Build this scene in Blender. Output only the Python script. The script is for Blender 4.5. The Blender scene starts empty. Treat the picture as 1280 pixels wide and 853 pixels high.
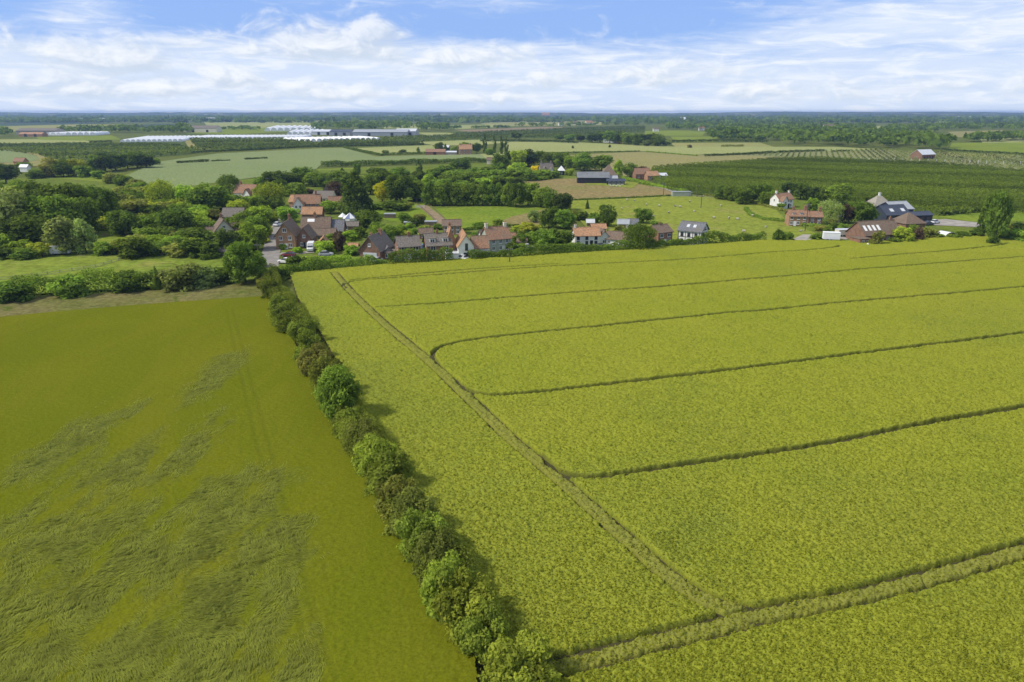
import bpy, math, random
import numpy as np
from mathutils import Vector

R = math.radians
S = bpy.context.scene
COL = S.collection
# ------------------------------------------------------------------ camera
CAM_H, F_PX, HORIZON = 40.0, 853.33, 140.0
PITCH = math.atan((426.5 - HORIZON) / F_PX)
cam_data = bpy.data.cameras.new('camera')
cam_data.lens, cam_data.sensor_width, cam_data.sensor_fit = 24.0, 36.0, 'HORIZONTAL'
cam_data.clip_start, cam_data.clip_end = 0.5, 40000.0
cam = bpy.data.objects.new('camera', cam_data)
COL.objects.link(cam)
cam.location = (0, 0, CAM_H)
cam.rotation_euler = (math.pi / 2 - PITCH, 0, 0)
S.camera = cam

# ------------------------------------------------------------------ sky, sun, exposure
SUN_EL, SUN_AZ = R(48), math.atan2(-1.0, -0.24)      # azimuth measured from +Y (straight ahead) towards +X
SUN_DIR = Vector((math.sin(SUN_AZ) * math.cos(SUN_EL), math.cos(SUN_AZ) * math.cos(SUN_EL), math.sin(SUN_EL)))
sun_data = bpy.data.lights.new('sun', 'SUN')
sun_data.energy, sun_data.angle, sun_data.color = 3.65, R(6.0), (1.0, 0.93, 0.82)
sun = bpy.data.objects.new('sun', sun_data)
COL.objects.link(sun)
sun.location = (-60, -20, 90)
sun.rotation_euler = SUN_DIR.to_track_quat('Z', 'Y').to_euler()

S.view_settings.view_transform = 'Standard'
S.view_settings.look = 'None'
S.view_settings.exposure = 0.13
S.view_settings.gamma = 1.0
S.view_settings.use_curve_mapping = False
S.render.engine = 'CYCLES'
S.cycles.max_bounces = 6
S.cycles.diffuse_bounces = 3
S.cycles.glossy_bounces = 2
S.cycles.transmission_bounces = 3
S.cycles.volume_bounces = 0
S.cycles.transparent_max_bounces = 6
S.cycles.use_denoising = True
S.cycles.caustics_reflective = S.cycles.caustics_refractive = False


class G:
    """small wrapper for node trees: arithmetic written as calls"""
    def __init__(self, tree):
        self.t = tree
        self.t.nodes.clear()

    def n(self, kind, **kw):
        node = self.t.nodes.new(kind)
        for k, v in kw.items():
            setattr(node, k, v)
        return node

    def put(self, sock, v):
        if isinstance(v, bpy.types.NodeSocket):
            self.t.links.new(v, sock)
        elif v is not None:
            sock.default_value = v

    def m(self, op, a, b=None, c=None, clamp=False):
        node = self.n('ShaderNodeMath', operation=op, use_clamp=clamp)
        for i, v in enumerate((a, b, c)):
            if v is not None:
                self.put(node.inputs[i], v)
        return node.outputs[0]

    def xyz(self, x, y, z=0.0):
        node = self.n('ShaderNodeCombineXYZ')
        for i, v in enumerate((x, y, z)):
            self.put(node.inputs[i], v)
        return node.outputs[0]

    def noise(self, vec, scale=1.0, detail=4.0, rough=0.5, dist=0.0, dims='3D'):
        node = self.n('ShaderNodeTexNoise', noise_dimensions=dims)
        self.put(node.inputs['Vector'], vec)
        for k, v in (('Scale', scale), ('Detail', detail), ('Roughness', rough), ('Distortion', dist)):
            self.put(node.inputs[k], v)
        return node.outputs['Fac']

    def smooth(self, v, lo, hi, a=0.0, b=1.0):
        node = self.n('ShaderNodeMapRange', interpolation_type='SMOOTHSTEP')
        self.put(node.inputs[0], v)
        for i, x in enumerate((lo, hi, a, b)):
            self.put(node.inputs[i + 1], x)
        return node.outputs[0]

    def mix(self, fac, a, b, blend='MIX'):
        node = self.n('ShaderNodeMix', data_type='RGBA', blend_type=blend)
        self.put(node.inputs[0], fac)
        for i, v in ((6, a), (7, b)):
            if isinstance(v, tuple) and len(v) == 3:
                v = (*v, 1.0)
            self.put(node.inputs[i], v)
        return node.outputs[2]


world = bpy.data.worlds.new('World')
S.world = world
world.use_nodes = True
g = G(world.node_tree)
sky = g.n('ShaderNodeTexSky', sky_type='NISHITA')
sky.sun_disc = False
sky.sun_elevation, sky.sun_rotation = SUN_EL, SUN_AZ
sky.altitude, sky.air_density, sky.dust_density, sky.ozone_density = 40.0, 1.0, 0.6, 2.0
tc = g.n('ShaderNodeTexCoord')
sp = g.n('ShaderNodeSeparateXYZ')
g.put(sp.inputs[0], tc.outputs['Generated'])
AZ = g.m('MULTIPLY', g.m('ARCTAN2', sp.outputs[0], sp.outputs[1]), 57.296)     # degrees
EL = g.m('MULTIPLY', g.m('ARCSINE', sp.outputs[2]), 57.296)


def azel(px, py):
    u, v = (px - 640) / F_PX, (426.5 - py) / F_PX
    y, z = math.cos(PITCH) + v * math.sin(PITCH), -math.sin(PITCH) + v * math.cos(PITCH)
    return math.degrees(math.atan2(u, y)), math.degrees(math.atan2(z, math.hypot(u, y)))


# thin high cloud: long streaks that close up towards the horizon
streak_p = g.xyz(g.m('ADD', g.m('MULTIPLY', AZ, 0.055), g.m('MULTIPLY', EL, 0.05)), g.m('MULTIPLY', EL, 0.46), 3.1)
streak = g.noise(streak_p, 1.0, 7.0, 0.58, 0.35)
thin_low = g.smooth(EL, 2.2, 6.6, 0.46, 0.02)
def lobe(a, e, px, py, rx, ry, amp, flat=1.0):
    az0, el0 = azel(px, py)
    da = g.m('DIVIDE', g.m('SUBTRACT', a, az0), rx / 15.5)
    de2 = g.m('DIVIDE', g.m('SUBTRACT', e, el0), ry / 15.5)
    if flat != 1.0:
        de2 = g.m('MAXIMUM', de2, g.m('MULTIPLY', de2, -flat))           # flatter under-sides
    r2 = g.m('ADD', g.m('MULTIPLY', da, da), g.m('MULTIPLY', de2, de2))
    return g.m('MULTIPLY', g.m('EXPONENT', g.m('MULTIPLY', r2, -0.8)), amp)
veil = thin_low
for q in ((250, 22, 190, 20, -.16), (560, 22, 90, 14, -.06), (800, 40, 150, 26, -.26), (1150, 66, 170, 16, -.10), (105, 12, 50, 16, .34), (1170, 22, 190, 24, .24), (640, 6, 120, 10, .12), (560, 62, 330, 12, .10), (20, 20, 60, 30, -.05)):
    veil = g.m('ADD', veil, lobe(AZ, EL, *q))
wisp = g.noise(g.xyz(g.m('ADD', g.m('MULTIPLY', AZ, 0.22), g.m('MULTIPLY', EL, 0.10)), g.m('MULTIPLY', EL, 1.35), 5.0), 1.0, 8.0, 0.62, 0.8)
thin = g.smooth(g.m('ADD', g.m('ADD', g.m('MULTIPLY', streak, 0.62), g.m('MULTIPLY', wisp, 0.46)), veil), 0.46, 0.90)
# heaped cloud: lobes at the places where the heaps stand, broken up by noise
def heap_density(daz, de):
    a, e = g.m('ADD', AZ, daz), g.m('ADD', EL, de)
    p = g.xyz(g.m('MULTIPLY', a, 0.36), g.m('MULTIPLY', e, 0.66), 7.7)
    fine = g.noise(p, 1.0, 8.0, 0.60, 0.55)
    total = None
    for px, py, rx, ry, amp in ((395, 58, 85, 24, .56), (330, 64, 50, 16, .40), (455, 42, 44, 20, .52), (592, 74, 62, 17, .50), (640, 70, 34, 16, .46), (545, 76, 34, 14, .44), (478, 68, 40, 16, .44),
                                (288, 100, 34, 18, .50), (135, 78, 70, 22, .42), (40, 62, 70, 26, .34), (60, 110, 110, 18, .40), (200, 112, 80, 16, .40),
                                (400, 118, 110, 14, .42), (640, 100, 150, 20, .30), (830, 98, 120, 20, .34), (760, 60, 90, 16, .16), (590, 124, 70, 12, .42), (1010, 116, 150, 18, .34), (1200, 104, 120, 16, .30), (215, 52, 40, 12, .34)):
        lob = lobe(a, e, px, py, rx, ry, amp, 1.6)
        total = lob if total is None else g.m('MAXIMUM', total, lob)
    return g.m('ADD', fine, total)
dens = heap_density(0.0, 0.0)
dens_l = heap_density(-0.55, 0.42)
heap = g.smooth(dens, 0.57, 0.95)
lit = g.smooth(g.m('SUBTRACT', dens, dens_l), -0.16, 0.24)
heap_col = g.mix(lit, (5.2, 6.0, 7.2), (8.2, 8.45, 8.8))
thin_col = g.mix(g.noise(g.xyz(g.m('MULTIPLY', AZ, 0.16), g.m('MULTIPLY', EL, 0.7), 1.0), 1.0, 5.0, 0.6), (5.0, 6.2, 8.3), (7.1, 7.7, 8.7))
thin_col = g.mix(g.smooth(wisp, 0.42, 0.70), thin_col, (7.8, 8.2, 8.8))
clear = g.mix(1.0, sky.outputs[0], (0.62, 0.80, 1.12), 'MULTIPLY')
clear = g.mix(0.70, clear, (2.9, 4.5, 8.5))
c1 = g.mix(g.m('MULTIPLY', thin, 0.93), clear, thin_col)
c2 = g.mix(g.m('MULTIPLY', heap, 0.82), c1, heap_col)
c2 = g.mix(g.smooth(EL, 9.0, 30.0, 0.0, 0.65), c2, (5.6, 5.8, 5.9))             # even grey cloud cover added overhead, unseen, to neutralise the blue sky light
bg = g.n('ShaderNodeBackground')
g.put(bg.inputs[0], c2)
bg.inputs[1].default_value = 0.108
out = g.n('ShaderNodeOutputWorld')
g.put(out.inputs[0], bg.outputs[0])

# ------------------------------------------------------------------ helpers
def at(px, py, z=0.0):
    """ground point (at height z) that the photograph shows at pixel px, py of 1280 x 853"""
    u, v = (px - 640) / F_PX, (426.5 - py) / F_PX
    y, dz = math.cos(PITCH) + v * math.sin(PITCH), -math.sin(PITCH) + v * math.cos(PITCH)
    t = (z - CAM_H) / dz
    return Vector((u * t, y * t, z))


def at_arr(px, py, z=0.0):
    u, v = (px - 640) / F_PX, (426.5 - py) / F_PX
    y, dz = math.cos(PITCH) + v * math.sin(PITCH), -math.sin(PITCH) + v * math.cos(PITCH)
    t = (z - CAM_H) / dz
    return u * t, y * t


def depth(p):
    return p.y * math.cos(PITCH) + (CAM_H - p.z) * math.sin(PITCH)


def mpp(px, py):
    """metres per pixel at that ground point"""
    return depth(at(px, py)) / F_PX


def height_at(p, py):
    """height above p whose image falls on row py"""
    v = (426.5 - py) / F_PX
    y, dz = math.cos(PITCH) + v * math.sin(PITCH), -math.sin(PITCH) + v * math.cos(PITCH)
    return CAM_H + dz / y * p.y


def hsh(ix, iy, seed):
    n = (ix.astype(np.int64) * 374761393 + iy.astype(np.int64) * 668265263 + seed * 1274126177) & 0xFFFFFFFF
    n = ((n ^ (n >> 13)) * 1274126177) & 0xFFFFFFFF
    n = (n ^ (n >> 16)) & 0xFFFFFF
    return n / float(0xFFFFFF)


def vnoise(x, y, seed=0):
    ix, iy = np.floor(x), np.floor(y)
    fx, fy = x - ix, y - iy
    fx, fy = fx * fx * (3 - 2 * fx), fy * fy * (3 - 2 * fy)
    a, b = hsh(ix, iy, seed), hsh(ix + 1, iy, seed)
    c, d = hsh(ix, iy + 1, seed), hsh(ix + 1, iy + 1, seed)
    return (a * (1 - fx) + b * fx) * (1 - fy) + (c * (1 - fx) + d * fx) * fy


def fbm(x, y, seed=0, octs=4, gain=0.5):
    s, amp, tot = 0.0, 1.0, 0.0
    for o in range(octs):
        s = s + amp * vnoise(x * 2 ** o + 13.7 * o, y * 2 ** o - 7.3 * o, seed + o)
        tot += amp
        amp *= gain
    return s / tot


def inside(x, y, poly):
    r = np.zeros(x.shape, bool)
    n = len(poly)
    for i in range(n):
        x0, y0 = poly[i]
        x1, y1 = poly[(i + 1) % n]
        if y0 == y1:
            continue
        c = ((y0 > y) != (y1 > y)) & (x < (x1 - x0) * (y - y0) / (y1 - y0) + x0)
        r ^= c
    return r


def seg_dist(x, y, pts):
    """distance to a polyline"""
    best = np.full(x.shape, 1e9)
    for (x0, y0), (x1, y1) in zip(pts[:-1], pts[1:]):
        dx, dy = x1 - x0, y1 - y0
        t = np.clip(((x - x0) * dx + (y - y0) * dy) / (dx * dx + dy * dy + 1e-9), 0, 1)
        best = np.minimum(best, np.hypot(x - x0 - t * dx, y - y0 - t * dy))
    return best


def smoothstep(a, b, x):
    t = np.clip((x - a) / (b - a), 0, 1)
    return t * t * (3 - 2 * t)


def mesh_np(name, V, F, smooth=False):
    """mesh from arrays; every face has the same number of corners"""
    me = bpy.data.meshes.new(name)
    V = np.ascontiguousarray(V, np.float32)
    F = np.ascontiguousarray(F, np.int32)
    k = F.shape[1]
    me.vertices.add(len(V))
    me.vertices.foreach_set('co', V.ravel())
    me.loops.add(F.size)
    me.loops.foreach_set('vertex_index', F.ravel())
    me.polygons.add(len(F))
    me.polygons.foreach_set('loop_start', np.arange(0, F.size, k, dtype=np.int32))
    if smooth:
        me.polygons.foreach_set('use_smooth', np.ones(len(F), bool))
    me.update(calc_edges=True)
    return me


def obj(name, me, mat=None, parent=None):
    o = bpy.data.objects.new(name, me)
    COL.objects.link(o)
    if mat is not None and me is not None and not me.materials:
        for m_ in (mat if isinstance(mat, (list, tuple)) else [mat]):
            me.materials.append(m_)
    if parent is not None:
        o.parent = parent
    return o


def tag(o, label=None, cat=None, group=None, kind=None):
    if label:
        o['label'] = label
    if cat:
        o['category'] = cat
    if group:
        o['group'] = group
    if kind:
        o['kind'] = kind
    return o


def empty(name, loc=(0, 0, 0), rz=0.0):
    o = bpy.data.objects.new(name, None)
    COL.objects.link(o)
    o.location = loc
    o.rotation_euler.z = rz
    o.empty_display_size = 0.5
    return o


def clone(o, parent=None):
    """a thing with its parts and their sub-parts, sharing mesh data"""
    c = o.copy()
    COL.objects.link(c)
    if parent is not None:
        c.parent = parent
    for ch in list(KIDS.get(o.name, ())):
        clone(ch, c)
    return c


KIDS = {}
def kids(o):
    KIDS[o.name] = list(o.children)
    for ch in o.children:
        kids(ch)
    return o


class MB:
    """collects boxes, prisms, tubes and slabs into ONE mesh"""
    def __init__(self):
        self.v, self.f = [], []

    def add(self, vs, fs):
        b = len(self.v)
        self.v += [tuple(p) for p in vs]
        self.f += [tuple(i + b for i in f) for f in fs]
        return self

    def box(self, x0, x1, y0, y1, z0, z1):
        vs = [(x, y, z) for z in (z0, z1) for y in (y0, y1) for x in (x0, x1)]
        return self.add(vs, [(0, 2, 3, 1), (4, 5, 7, 6), (0, 1, 5, 4), (2, 6, 7, 3), (0, 4, 6, 2), (1, 3, 7, 5)])

    def prism(self, pts, axis, a, b):
        """closed outline pts (2D) extruded along axis from a to b"""
        n = len(pts)
        def P(p, t):
            return (t, p[0], p[1]) if axis == 'x' else (p[0], t, p[1]) if axis == 'y' else (p[0], p[1], t)
        vs = [P(p, a) for p in pts] + [P(p, b) for p in pts]
        fs = [tuple(range(n))[::-1], tuple(range(n, 2 * n))] + [(i, (i + 1) % n, n + (i + 1) % n, n + i) for i in range(n)]
        return self.add(vs, fs)

    def tube(self, p0, p1, r0, r1=None, n=8, cap=True):
        p0, p1 = Vector(p0), Vector(p1)
        r1 = r0 if r1 is None else r1
        d = (p1 - p0).normalized()
        s = d.orthogonal().normalized()
        t = d.cross(s)
        vs = []
        for p, r in ((p0, r0), (p1, r1)):
            vs += [p + (s * math.cos(2 * math.pi * i / n) + t * math.sin(2 * math.pi * i / n)) * r for i in range(n)]
        fs = [(i, (i + 1) % n, n + (i + 1) % n, n + i) for i in range(n)]
        if cap:
            fs += [tuple(range(n))[::-1], tuple(range(n, 2 * n))]
        return self.add(vs, fs)

    def build(self, name, mat, parent=None):
        me = bpy.data.meshes.new(name)
        me.from_pydata(self.v, [], self.f)
        import bmesh as _b
        bm = _b.new()
        bm.from_mesh(me)
        _b.ops.recalc_face_normals(bm, faces=bm.faces)
        bm.to_mesh(me)
        bm.free()
        return obj(name, me, mat, parent)


# ------------------------------------------------------------------ materials
def principled(name, rough=0.8, spec=0.3, metal=0.0):
    m_ = bpy.data.materials.new(name)
    m_.use_nodes = True
    g_ = G(m_.node_tree)
    b = g_.n('ShaderNodeBsdfPrincipled')
    b.inputs['Roughness'].default_value = rough
    b.inputs['Specular IOR Level'].default_value = spec
    b.inputs['Metallic'].default_value = metal
    o_ = g_.n('ShaderNodeOutputMaterial')
    g_.put(o_.inputs[0], b.outputs[0])
    return m_, g_, b


def plain(name, c1, c2=None, scale=2.0, rough=0.8, spec=0.3, metal=0.0, bump=0.0, detail=5.0):
    """base colour wandering between c1 and c2"""
    m_, g_, b = principled(name, rough, spec, metal)
    c2 = c2 or tuple(x * 0.75 for x in c1)
    t = g_.n('ShaderNodeTexCoord')
    f = g_.noise(t.outputs['Object'], scale, detail, 0.6)
    g_.put(b.inputs['Base Color'], g_.mix(g_.smooth(f, 0.3, 0.7), c1, c2))
    if bump:
        bn = g_.n('ShaderNodeBump')
        bn.inputs['Distance'].default_value = bump
        g_.put(bn.inputs['Height'], f)
        g_.put(b.inputs['Normal'], bn.outputs[0])
    return m_


def field_mat(name, c1, c2, scale=0.02, c3=None, fine=0.6, rows=None, bump=0.25):
    """field surface: broad patches, fine grain and, if asked, drill rows (angle, spacing, strength)"""
    m_, g_, b = principled(name, 1.0, 0.0)
    geo = g_.n('ShaderNodeNewGeometry')
    big = g_.noise(geo.outputs['Position'], scale, 6.0, 0.6, 0.4)
    col = g_.mix(g_.smooth(big, 0.35, 0.66), c1, c2)
    if c3:
        col = g_.mix(g_.smooth(g_.noise(geo.outputs['Position'], scale * 2.3, 5.0, 0.65, 0.8), 0.56, 0.68), col, c3)
    fn = g_.noise(geo.outputs['Position'], fine, 5.0, 0.7)
    dark = g_.smooth(fn, 0.30, 0.70, 0.68, 1.25)
    if rows:
        ang, sp_, st = rows
        s_ = g_.n('ShaderNodeSeparateXYZ')
        g_.put(s_.inputs[0], geo.outputs['Position'])
        q = g_.m('ADD', g_.m('MULTIPLY', s_.outputs[0], math.cos(ang)), g_.m('MULTIPLY', s_.outputs[1], math.sin(ang)))
        w = g_.m('SINE', g_.m('MULTIPLY', q, 2 * math.pi / sp_))
        dark = g_.m('MULTIPLY', dark, g_.m('ADD', 1.0, g_.m('MULTIPLY', w, st)))
    vs = g_.n('ShaderNodeVectorMath', operation='SCALE')
    g_.put(vs.inputs[0], col)
    g_.put(vs.inputs['Scale'], dark)
    g_.put(b.inputs['Base Color'], vs.outputs[0])
    bn = g_.n('ShaderNodeBump')
    bn.inputs['Distance'].default_value = bump
    bn.inputs['Strength'].default_value = 0.6
    g_.put(bn.inputs['Height'], fn)
    g_.put(b.inputs['Normal'], bn.outputs[0])
    return m_


def leaf_mat(name, trans=0.40):
    """leaves: the object's own colour, varied leaf by leaf and plant by plant"""
    m_ = bpy.data.materials.new(name)
    m_.use_nodes = True
    g_ = G(m_.node_tree)
    oi = g_.n('ShaderNodeObjectInfo')
    at_ = g_.n('ShaderNodeAttribute', attribute_name='tone')
    k = g_.m('MULTIPLY', g_.m('ADD', 0.55, g_.m('MULTIPLY', at_.outputs['Fac'], 0.9)), g_.m('ADD', 0.86, g_.m('MULTIPLY', oi.outputs['Random'], 0.28)))
    tint = g_.mix(g_.m('MULTIPLY', at_.outputs['Fac'], 0.30), oi.outputs['Color'], (0.16, 0.17, 0.015))
    vs = g_.n('ShaderNodeVectorMath', operation='SCALE')
    g_.put(vs.inputs[0], tint)
    g_.put(vs.inputs['Scale'], k)
    d = g_.n('ShaderNodeBsdfDiffuse')
    g_.put(d.inputs[0], vs.outputs[0])
    tr = g_.n('ShaderNodeBsdfTranslucent')
    g_.put(tr.inputs[0], g_.mix(1.0, vs.outputs[0], (1.2, 1.25, 0.6), 'MULTIPLY'))
    mx = g_.n('ShaderNodeMixShader')
    mx.inputs[0].default_value = trans
    g_.put(mx.inputs[1], d.outputs[0])
    g_.put(mx.inputs[2], tr.outputs[0])
    o_ = g_.n('ShaderNodeOutputMaterial')
    g_.put(o_.inputs[0], mx.outputs[0])
    return m_


def brick_mat(name, c1, c2, mortar=(0.30, 0.27, 0.23)):
    m_, g_, b = principled(name, 0.9, 0.2)
    t = g_.n('ShaderNodeTexCoord')
    br = g_.n('ShaderNodeTexBrick')
    s_ = g_.n('ShaderNodeSeparateXYZ')
    g_.put(s_.inputs[0], t.outputs['Object'])
    g_.put(br.inputs['Vector'], g_.xyz(g_.m('ADD', s_.outputs[0], s_.outputs[1]), s_.outputs[2]))
    br.inputs['Scale'].default_value = 4.4
    br.inputs['Mortar Size'].default_value = 0.012
    for k_, c in (('Color1', c1), ('Color2', c2), ('Mortar', mortar)):
        br.inputs[k_].default_value = (*c, 1)
    f = g_.noise(t.outputs['Object'], 0.9, 6.0, 0.65)
    g_.put(b.inputs['Base Color'], g_.mix(g_.smooth(f, 0.35, 0.75, 0.0, 0.7), br.outputs[0], tuple(x * 0.6 for x in c2)))
    return m_


def roof_mat(name, c1, c2, course=0.34, st=0.18):
    """tiled or slated roof: courses across the slope, mottled tiles, lichen"""
    m_, g_, b = principled(name, 0.85, 0.25)
    t = g_.n('ShaderNodeTexCoord')
    s_ = g_.n('ShaderNodeSeparateXYZ')
    g_.put(s_.inputs[0], t.outputs['Object'])
    w = g_.m('FRACT', g_.m('DIVIDE', s_.outputs[2], course * 0.7))
    f = g_.noise(t.outputs['Object'], 3.0, 6.0, 0.7)
    f2 = g_.noise(t.outputs['Object'], 0.5, 4.0, 0.6)
    col = g_.mix(g_.smooth(f, 0.36, 0.64), tuple(x * 1.18 for x in c1), tuple(x * .85 for x in c2))
    col = g_.mix(g_.smooth(f2, 0.44, 0.70, 0.0, 0.65), col, (0.17, 0.15, 0.11))
    vs = g_.n('ShaderNodeVectorMath', operation='SCALE')
    g_.put(vs.inputs[0], col)
    g_.put(vs.inputs['Scale'], g_.smooth(w, 0.0, 0.3, 1.0 - st, 1.0))
    g_.put(b.inputs['Base Color'], vs.outputs[0])
    return m_


M = {}
M['leaf'] = leaf_mat('leaf')
M['bark'] = plain('bark', (0.10, 0.075, 0.05), (0.05, 0.04, 0.03), 4.0, 0.95, 0.1)
M['brick_red'] = brick_mat('red_brick', (0.36, 0.185, 0.11), (0.26, 0.13, 0.08))
M['brick_orange'] = brick_mat('orange_brick', (0.47, 0.275, 0.145), (0.37, 0.205, 0.115))
M['brick_brown'] = brick_mat('brown_brick', (0.30, 0.16, 0.10), (0.20, 0.11, 0.07))
M['stone'] = plain('stone', (0.36, 0.33, 0.28), (0.24, 0.22, 0.19), 1.6, 0.9)
M['white'] = plain('white_render', (0.80, 0.79, 0.75), (0.68, 0.67, 0.63), 0.7, 0.8)
M['cream'] = plain('cream_render', (0.72, 0.66, 0.50), (0.60, 0.56, 0.44), 0.7, 0.8)
M['sage'] = plain('sage_render', (0.40, 0.43, 0.34), (0.32, 0.35, 0.28), 0.8, 0.8)
M['paint'] = plain('white_paint', (0.80, 0.80, 0.78), (0.70, 0.70, 0.68), 3.0, 0.4, 0.5)
M['tile_orange'] = roof_mat('orange_tiles', (0.44, 0.245, 0.130), (0.33, 0.18, 0.10))
M['tile_red'] = roof_mat('red_tiles', (0.31, 0.175, 0.105), (0.215, 0.125, 0.08))
M['tile_brown'] = roof_mat('brown_tiles', (0.20, 0.14, 0.10), (0.125, 0.092, 0.070))
M['tile_grey'] = roof_mat('grey_tiles', (0.20, 0.175, 0.15), (0.13, 0.115, 0.10))
M['slate'] = roof_mat('slate', (0.17, 0.175, 0.19), (0.11, 0.115, 0.13), 0.3, 0.12)
M['thatch'] = plain('thatch', (0.36, 0.33, 0.27), (0.25, 0.23, 0.19), 2.5, 0.95, 0.1, 0.0, 0.1)
M['black_board'] = plain('black_weatherboard', (0.022, 0.024, 0.030), (0.035, 0.037, 0.045), 1.5, 0.7)
M['blue_metal'] = plain('blue_black_metal', (0.030, 0.040, 0.065), (0.045, 0.055, 0.08), 0.8, 0.5, 0.5)
M['dull_metal'] = plain('weathered_metal_roof', (0.20, 0.21, 0.22), (0.15, 0.16, 0.17), 0.5, 0.6, 0.3)
M['grey_metal'] = plain('grey_metal_sheet', (0.36, 0.38, 0.40), (0.28, 0.30, 0.32), 0.8, 0.45, 0.5)
M['pale_metal'] = plain('pale_metal_sheet', (0.62, 0.64, 0.66), (0.52, 0.54, 0.57), 0.6, 0.4, 0.5)
M['white_film'] = plain('white_polythene', (0.84, 0.84, 0.83), (0.74, 0.75, 0.76), 0.25, 0.5, 0.4)
M['glass'] = plain('window_glass', (0.030, 0.035, 0.045), (0.06, 0.07, 0.085), 1.2, 0.12, 0.6)
M['timber'] = plain('weathered_timber', (0.26, 0.20, 0.14), (0.16, 0.12, 0.085), 3.0, 0.9)
M['pole'] = plain('pole_timber', (0.15, 0.12, 0.09), (0.09, 0.07, 0.055), 3.0, 0.9)
M['dark'] = plain('dark_frame', (0.02, 0.022, 0.028), (0.03, 0.03, 0.035), 3.0, 0.6)
M['tyre'] = plain('tyre_rubber', (0.02, 0.02, 0.02), (0.03, 0.03, 0.03), 6.0, 0.9)
M['asphalt'] = plain('asphalt', (0.27, 0.25, 0.225), (0.20, 0.185, 0.165), 0.6, 0.95, 0.1)
M['gravel'] = plain('gravel', (0.36, 0.33, 0.29), (0.25, 0.23, 0.20), 0.35, 0.95, 0.1)
M['dirt'] = plain('dirt', (0.27, 0.20, 0.13), (0.19, 0.15, 0.08), 0.35, 0.95, 0.1)
M['wool'] = plain('wool', (0.50, 0.47, 0.38), (0.40, 0.37, 0.30), 5.0, 0.95, 0.1)
M['sheep_face'] = plain('sheep_face', (0.10, 0.09, 0.08), (0.06, 0.055, 0.05), 5.0, 0.9)
# ------------------------------------------------------------------ ground sheet, hills
m_ground = field_mat('countryside_grass', (0.095, 0.120, 0.028), (0.125, 0.145, 0.036), 0.008, (0.080, 0.100, 0.026), 0.35)
gv = np.array([(-9000, -200, -0.05), (9000, -200, -0.05), (9000, 9500, -0.05), (-9000, 9500, -0.05)], float)
tag(obj('ground', mesh_np('ground', gv, np.array([[0, 1, 2, 3]])), m_ground), kind='structure')


def hill_ridge(y0, h, seed, x0=-7500, x1=7500, n=420, d=900):
    xs = np.linspace(x0, x1, n)
    prof = h * (0.35 + 0.65 * fbm(xs / 1500.0, xs * 0 + seed, seed, 3)) + 3.2 * fbm(xs / 55.0, xs * 0, seed + 5, 3)
    rows = []
    for k, (dy, s) in enumerate(((0, 0.0), (d * 0.25, 0.45), (d * 0.5, 0.85), (d * 0.7, 1.0), (d * 1.3, 0.0))):
        bump = 1.0 + 0.10 * (vnoise(xs / 120.0, xs * 0 + k * 9.1, seed + k) - 0.5)
        rows.append(np.stack([xs, np.full(n, y0 + dy) + 60 * np.sin(xs / 700 + k), -0.06 + prof * s * bump], 1))
    V = np.concatenate(rows)
    F = [(r * n + i, r * n + i + 1, (r + 1) * n + i + 1, (r + 1) * n + i) for r in range(len(rows) - 1) for i in range(n - 1)]
    return V, np.array(F)


m_hill = field_mat('wooded_hillside', (0.060, 0.082, 0.038), (0.085, 0.105, 0.048), 0.0026, (0.36, 0.35, 0.20), 0.02)
for y0, h, sd in ((5200, 26, 3), (6900, 48, 11)):
    V, F = hill_ridge(y0, h, sd)
    tag(obj('hills', mesh_np('hills', V, F), m_hill), kind='structure')

# ------------------------------------------------------------------ flat fields, laid over the ground sheet
FIELD_COLOURS = {
    'pale': ((0.290, 0.305, 0.115), (0.260, 0.285, 0.105), 0.006, None, 0.5),
    'wheat': ((0.185, 0.230, 0.096), (0.205, 0.245, 0.104), 0.010, (0.172, 0.218, 0.090), 0.6),
    'grass': ((0.190, 0.235, 0.035), (0.150, 0.200, 0.030), 0.020, (0.215, 0.225, 0.050), 0.5),
    'pasture': ((0.215, 0.245, 0.040), (0.185, 0.225, 0.035), 0.022, (0.235, 0.230, 0.065), 0.45),
    'lawn': ((0.140, 0.205, 0.025), (0.180, 0.230, 0.030), 0.05, None, 0.8),
    'orchard': ((0.075, 0.105, 0.028), (0.090, 0.120, 0.030), 0.010, None, 0.25),
    'tan': ((0.260, 0.235, 0.095), (0.230, 0.220, 0.090), 0.012, (0.215, 0.225, 0.085), 0.5),
    'vine': ((0.220, 0.225, 0.100), (0.195, 0.215, 0.090), 0.012, (0.235, 0.215, 0.105), 0.5),
    'brown': ((0.245, 0.190, 0.085), (0.215, 0.185, 0.075), 0.030, (0.185, 0.190, 0.060), 0.5),
    'pink': ((0.250, 0.190, 0.120), (0.220, 0.180, 0.110), 0.010, None, 0.3),
    'yellow': ((0.270, 0.265, 0.095), (0.235, 0.245, 0.085), 0.008, None, 0.4),
    'teal': ((0.060, 0.090, 0.055), (0.070, 0.100, 0.060), 0.006, None, 0.3),
    'verge': ((0.135, 0.140, 0.040), (0.170, 0.150, 0.060), 0.06, (0.095, 0.120, 0.025), 0.9),
    'garden': ((0.110, 0.150, 0.026), (0.140, 0.180, 0.030), 0.06, (0.165, 0.150, 0.060), 0.7),
}
FM = {k: field_mat('field_' + k, *v) for k, v in FIELD_COLOURS.items()}
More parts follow.
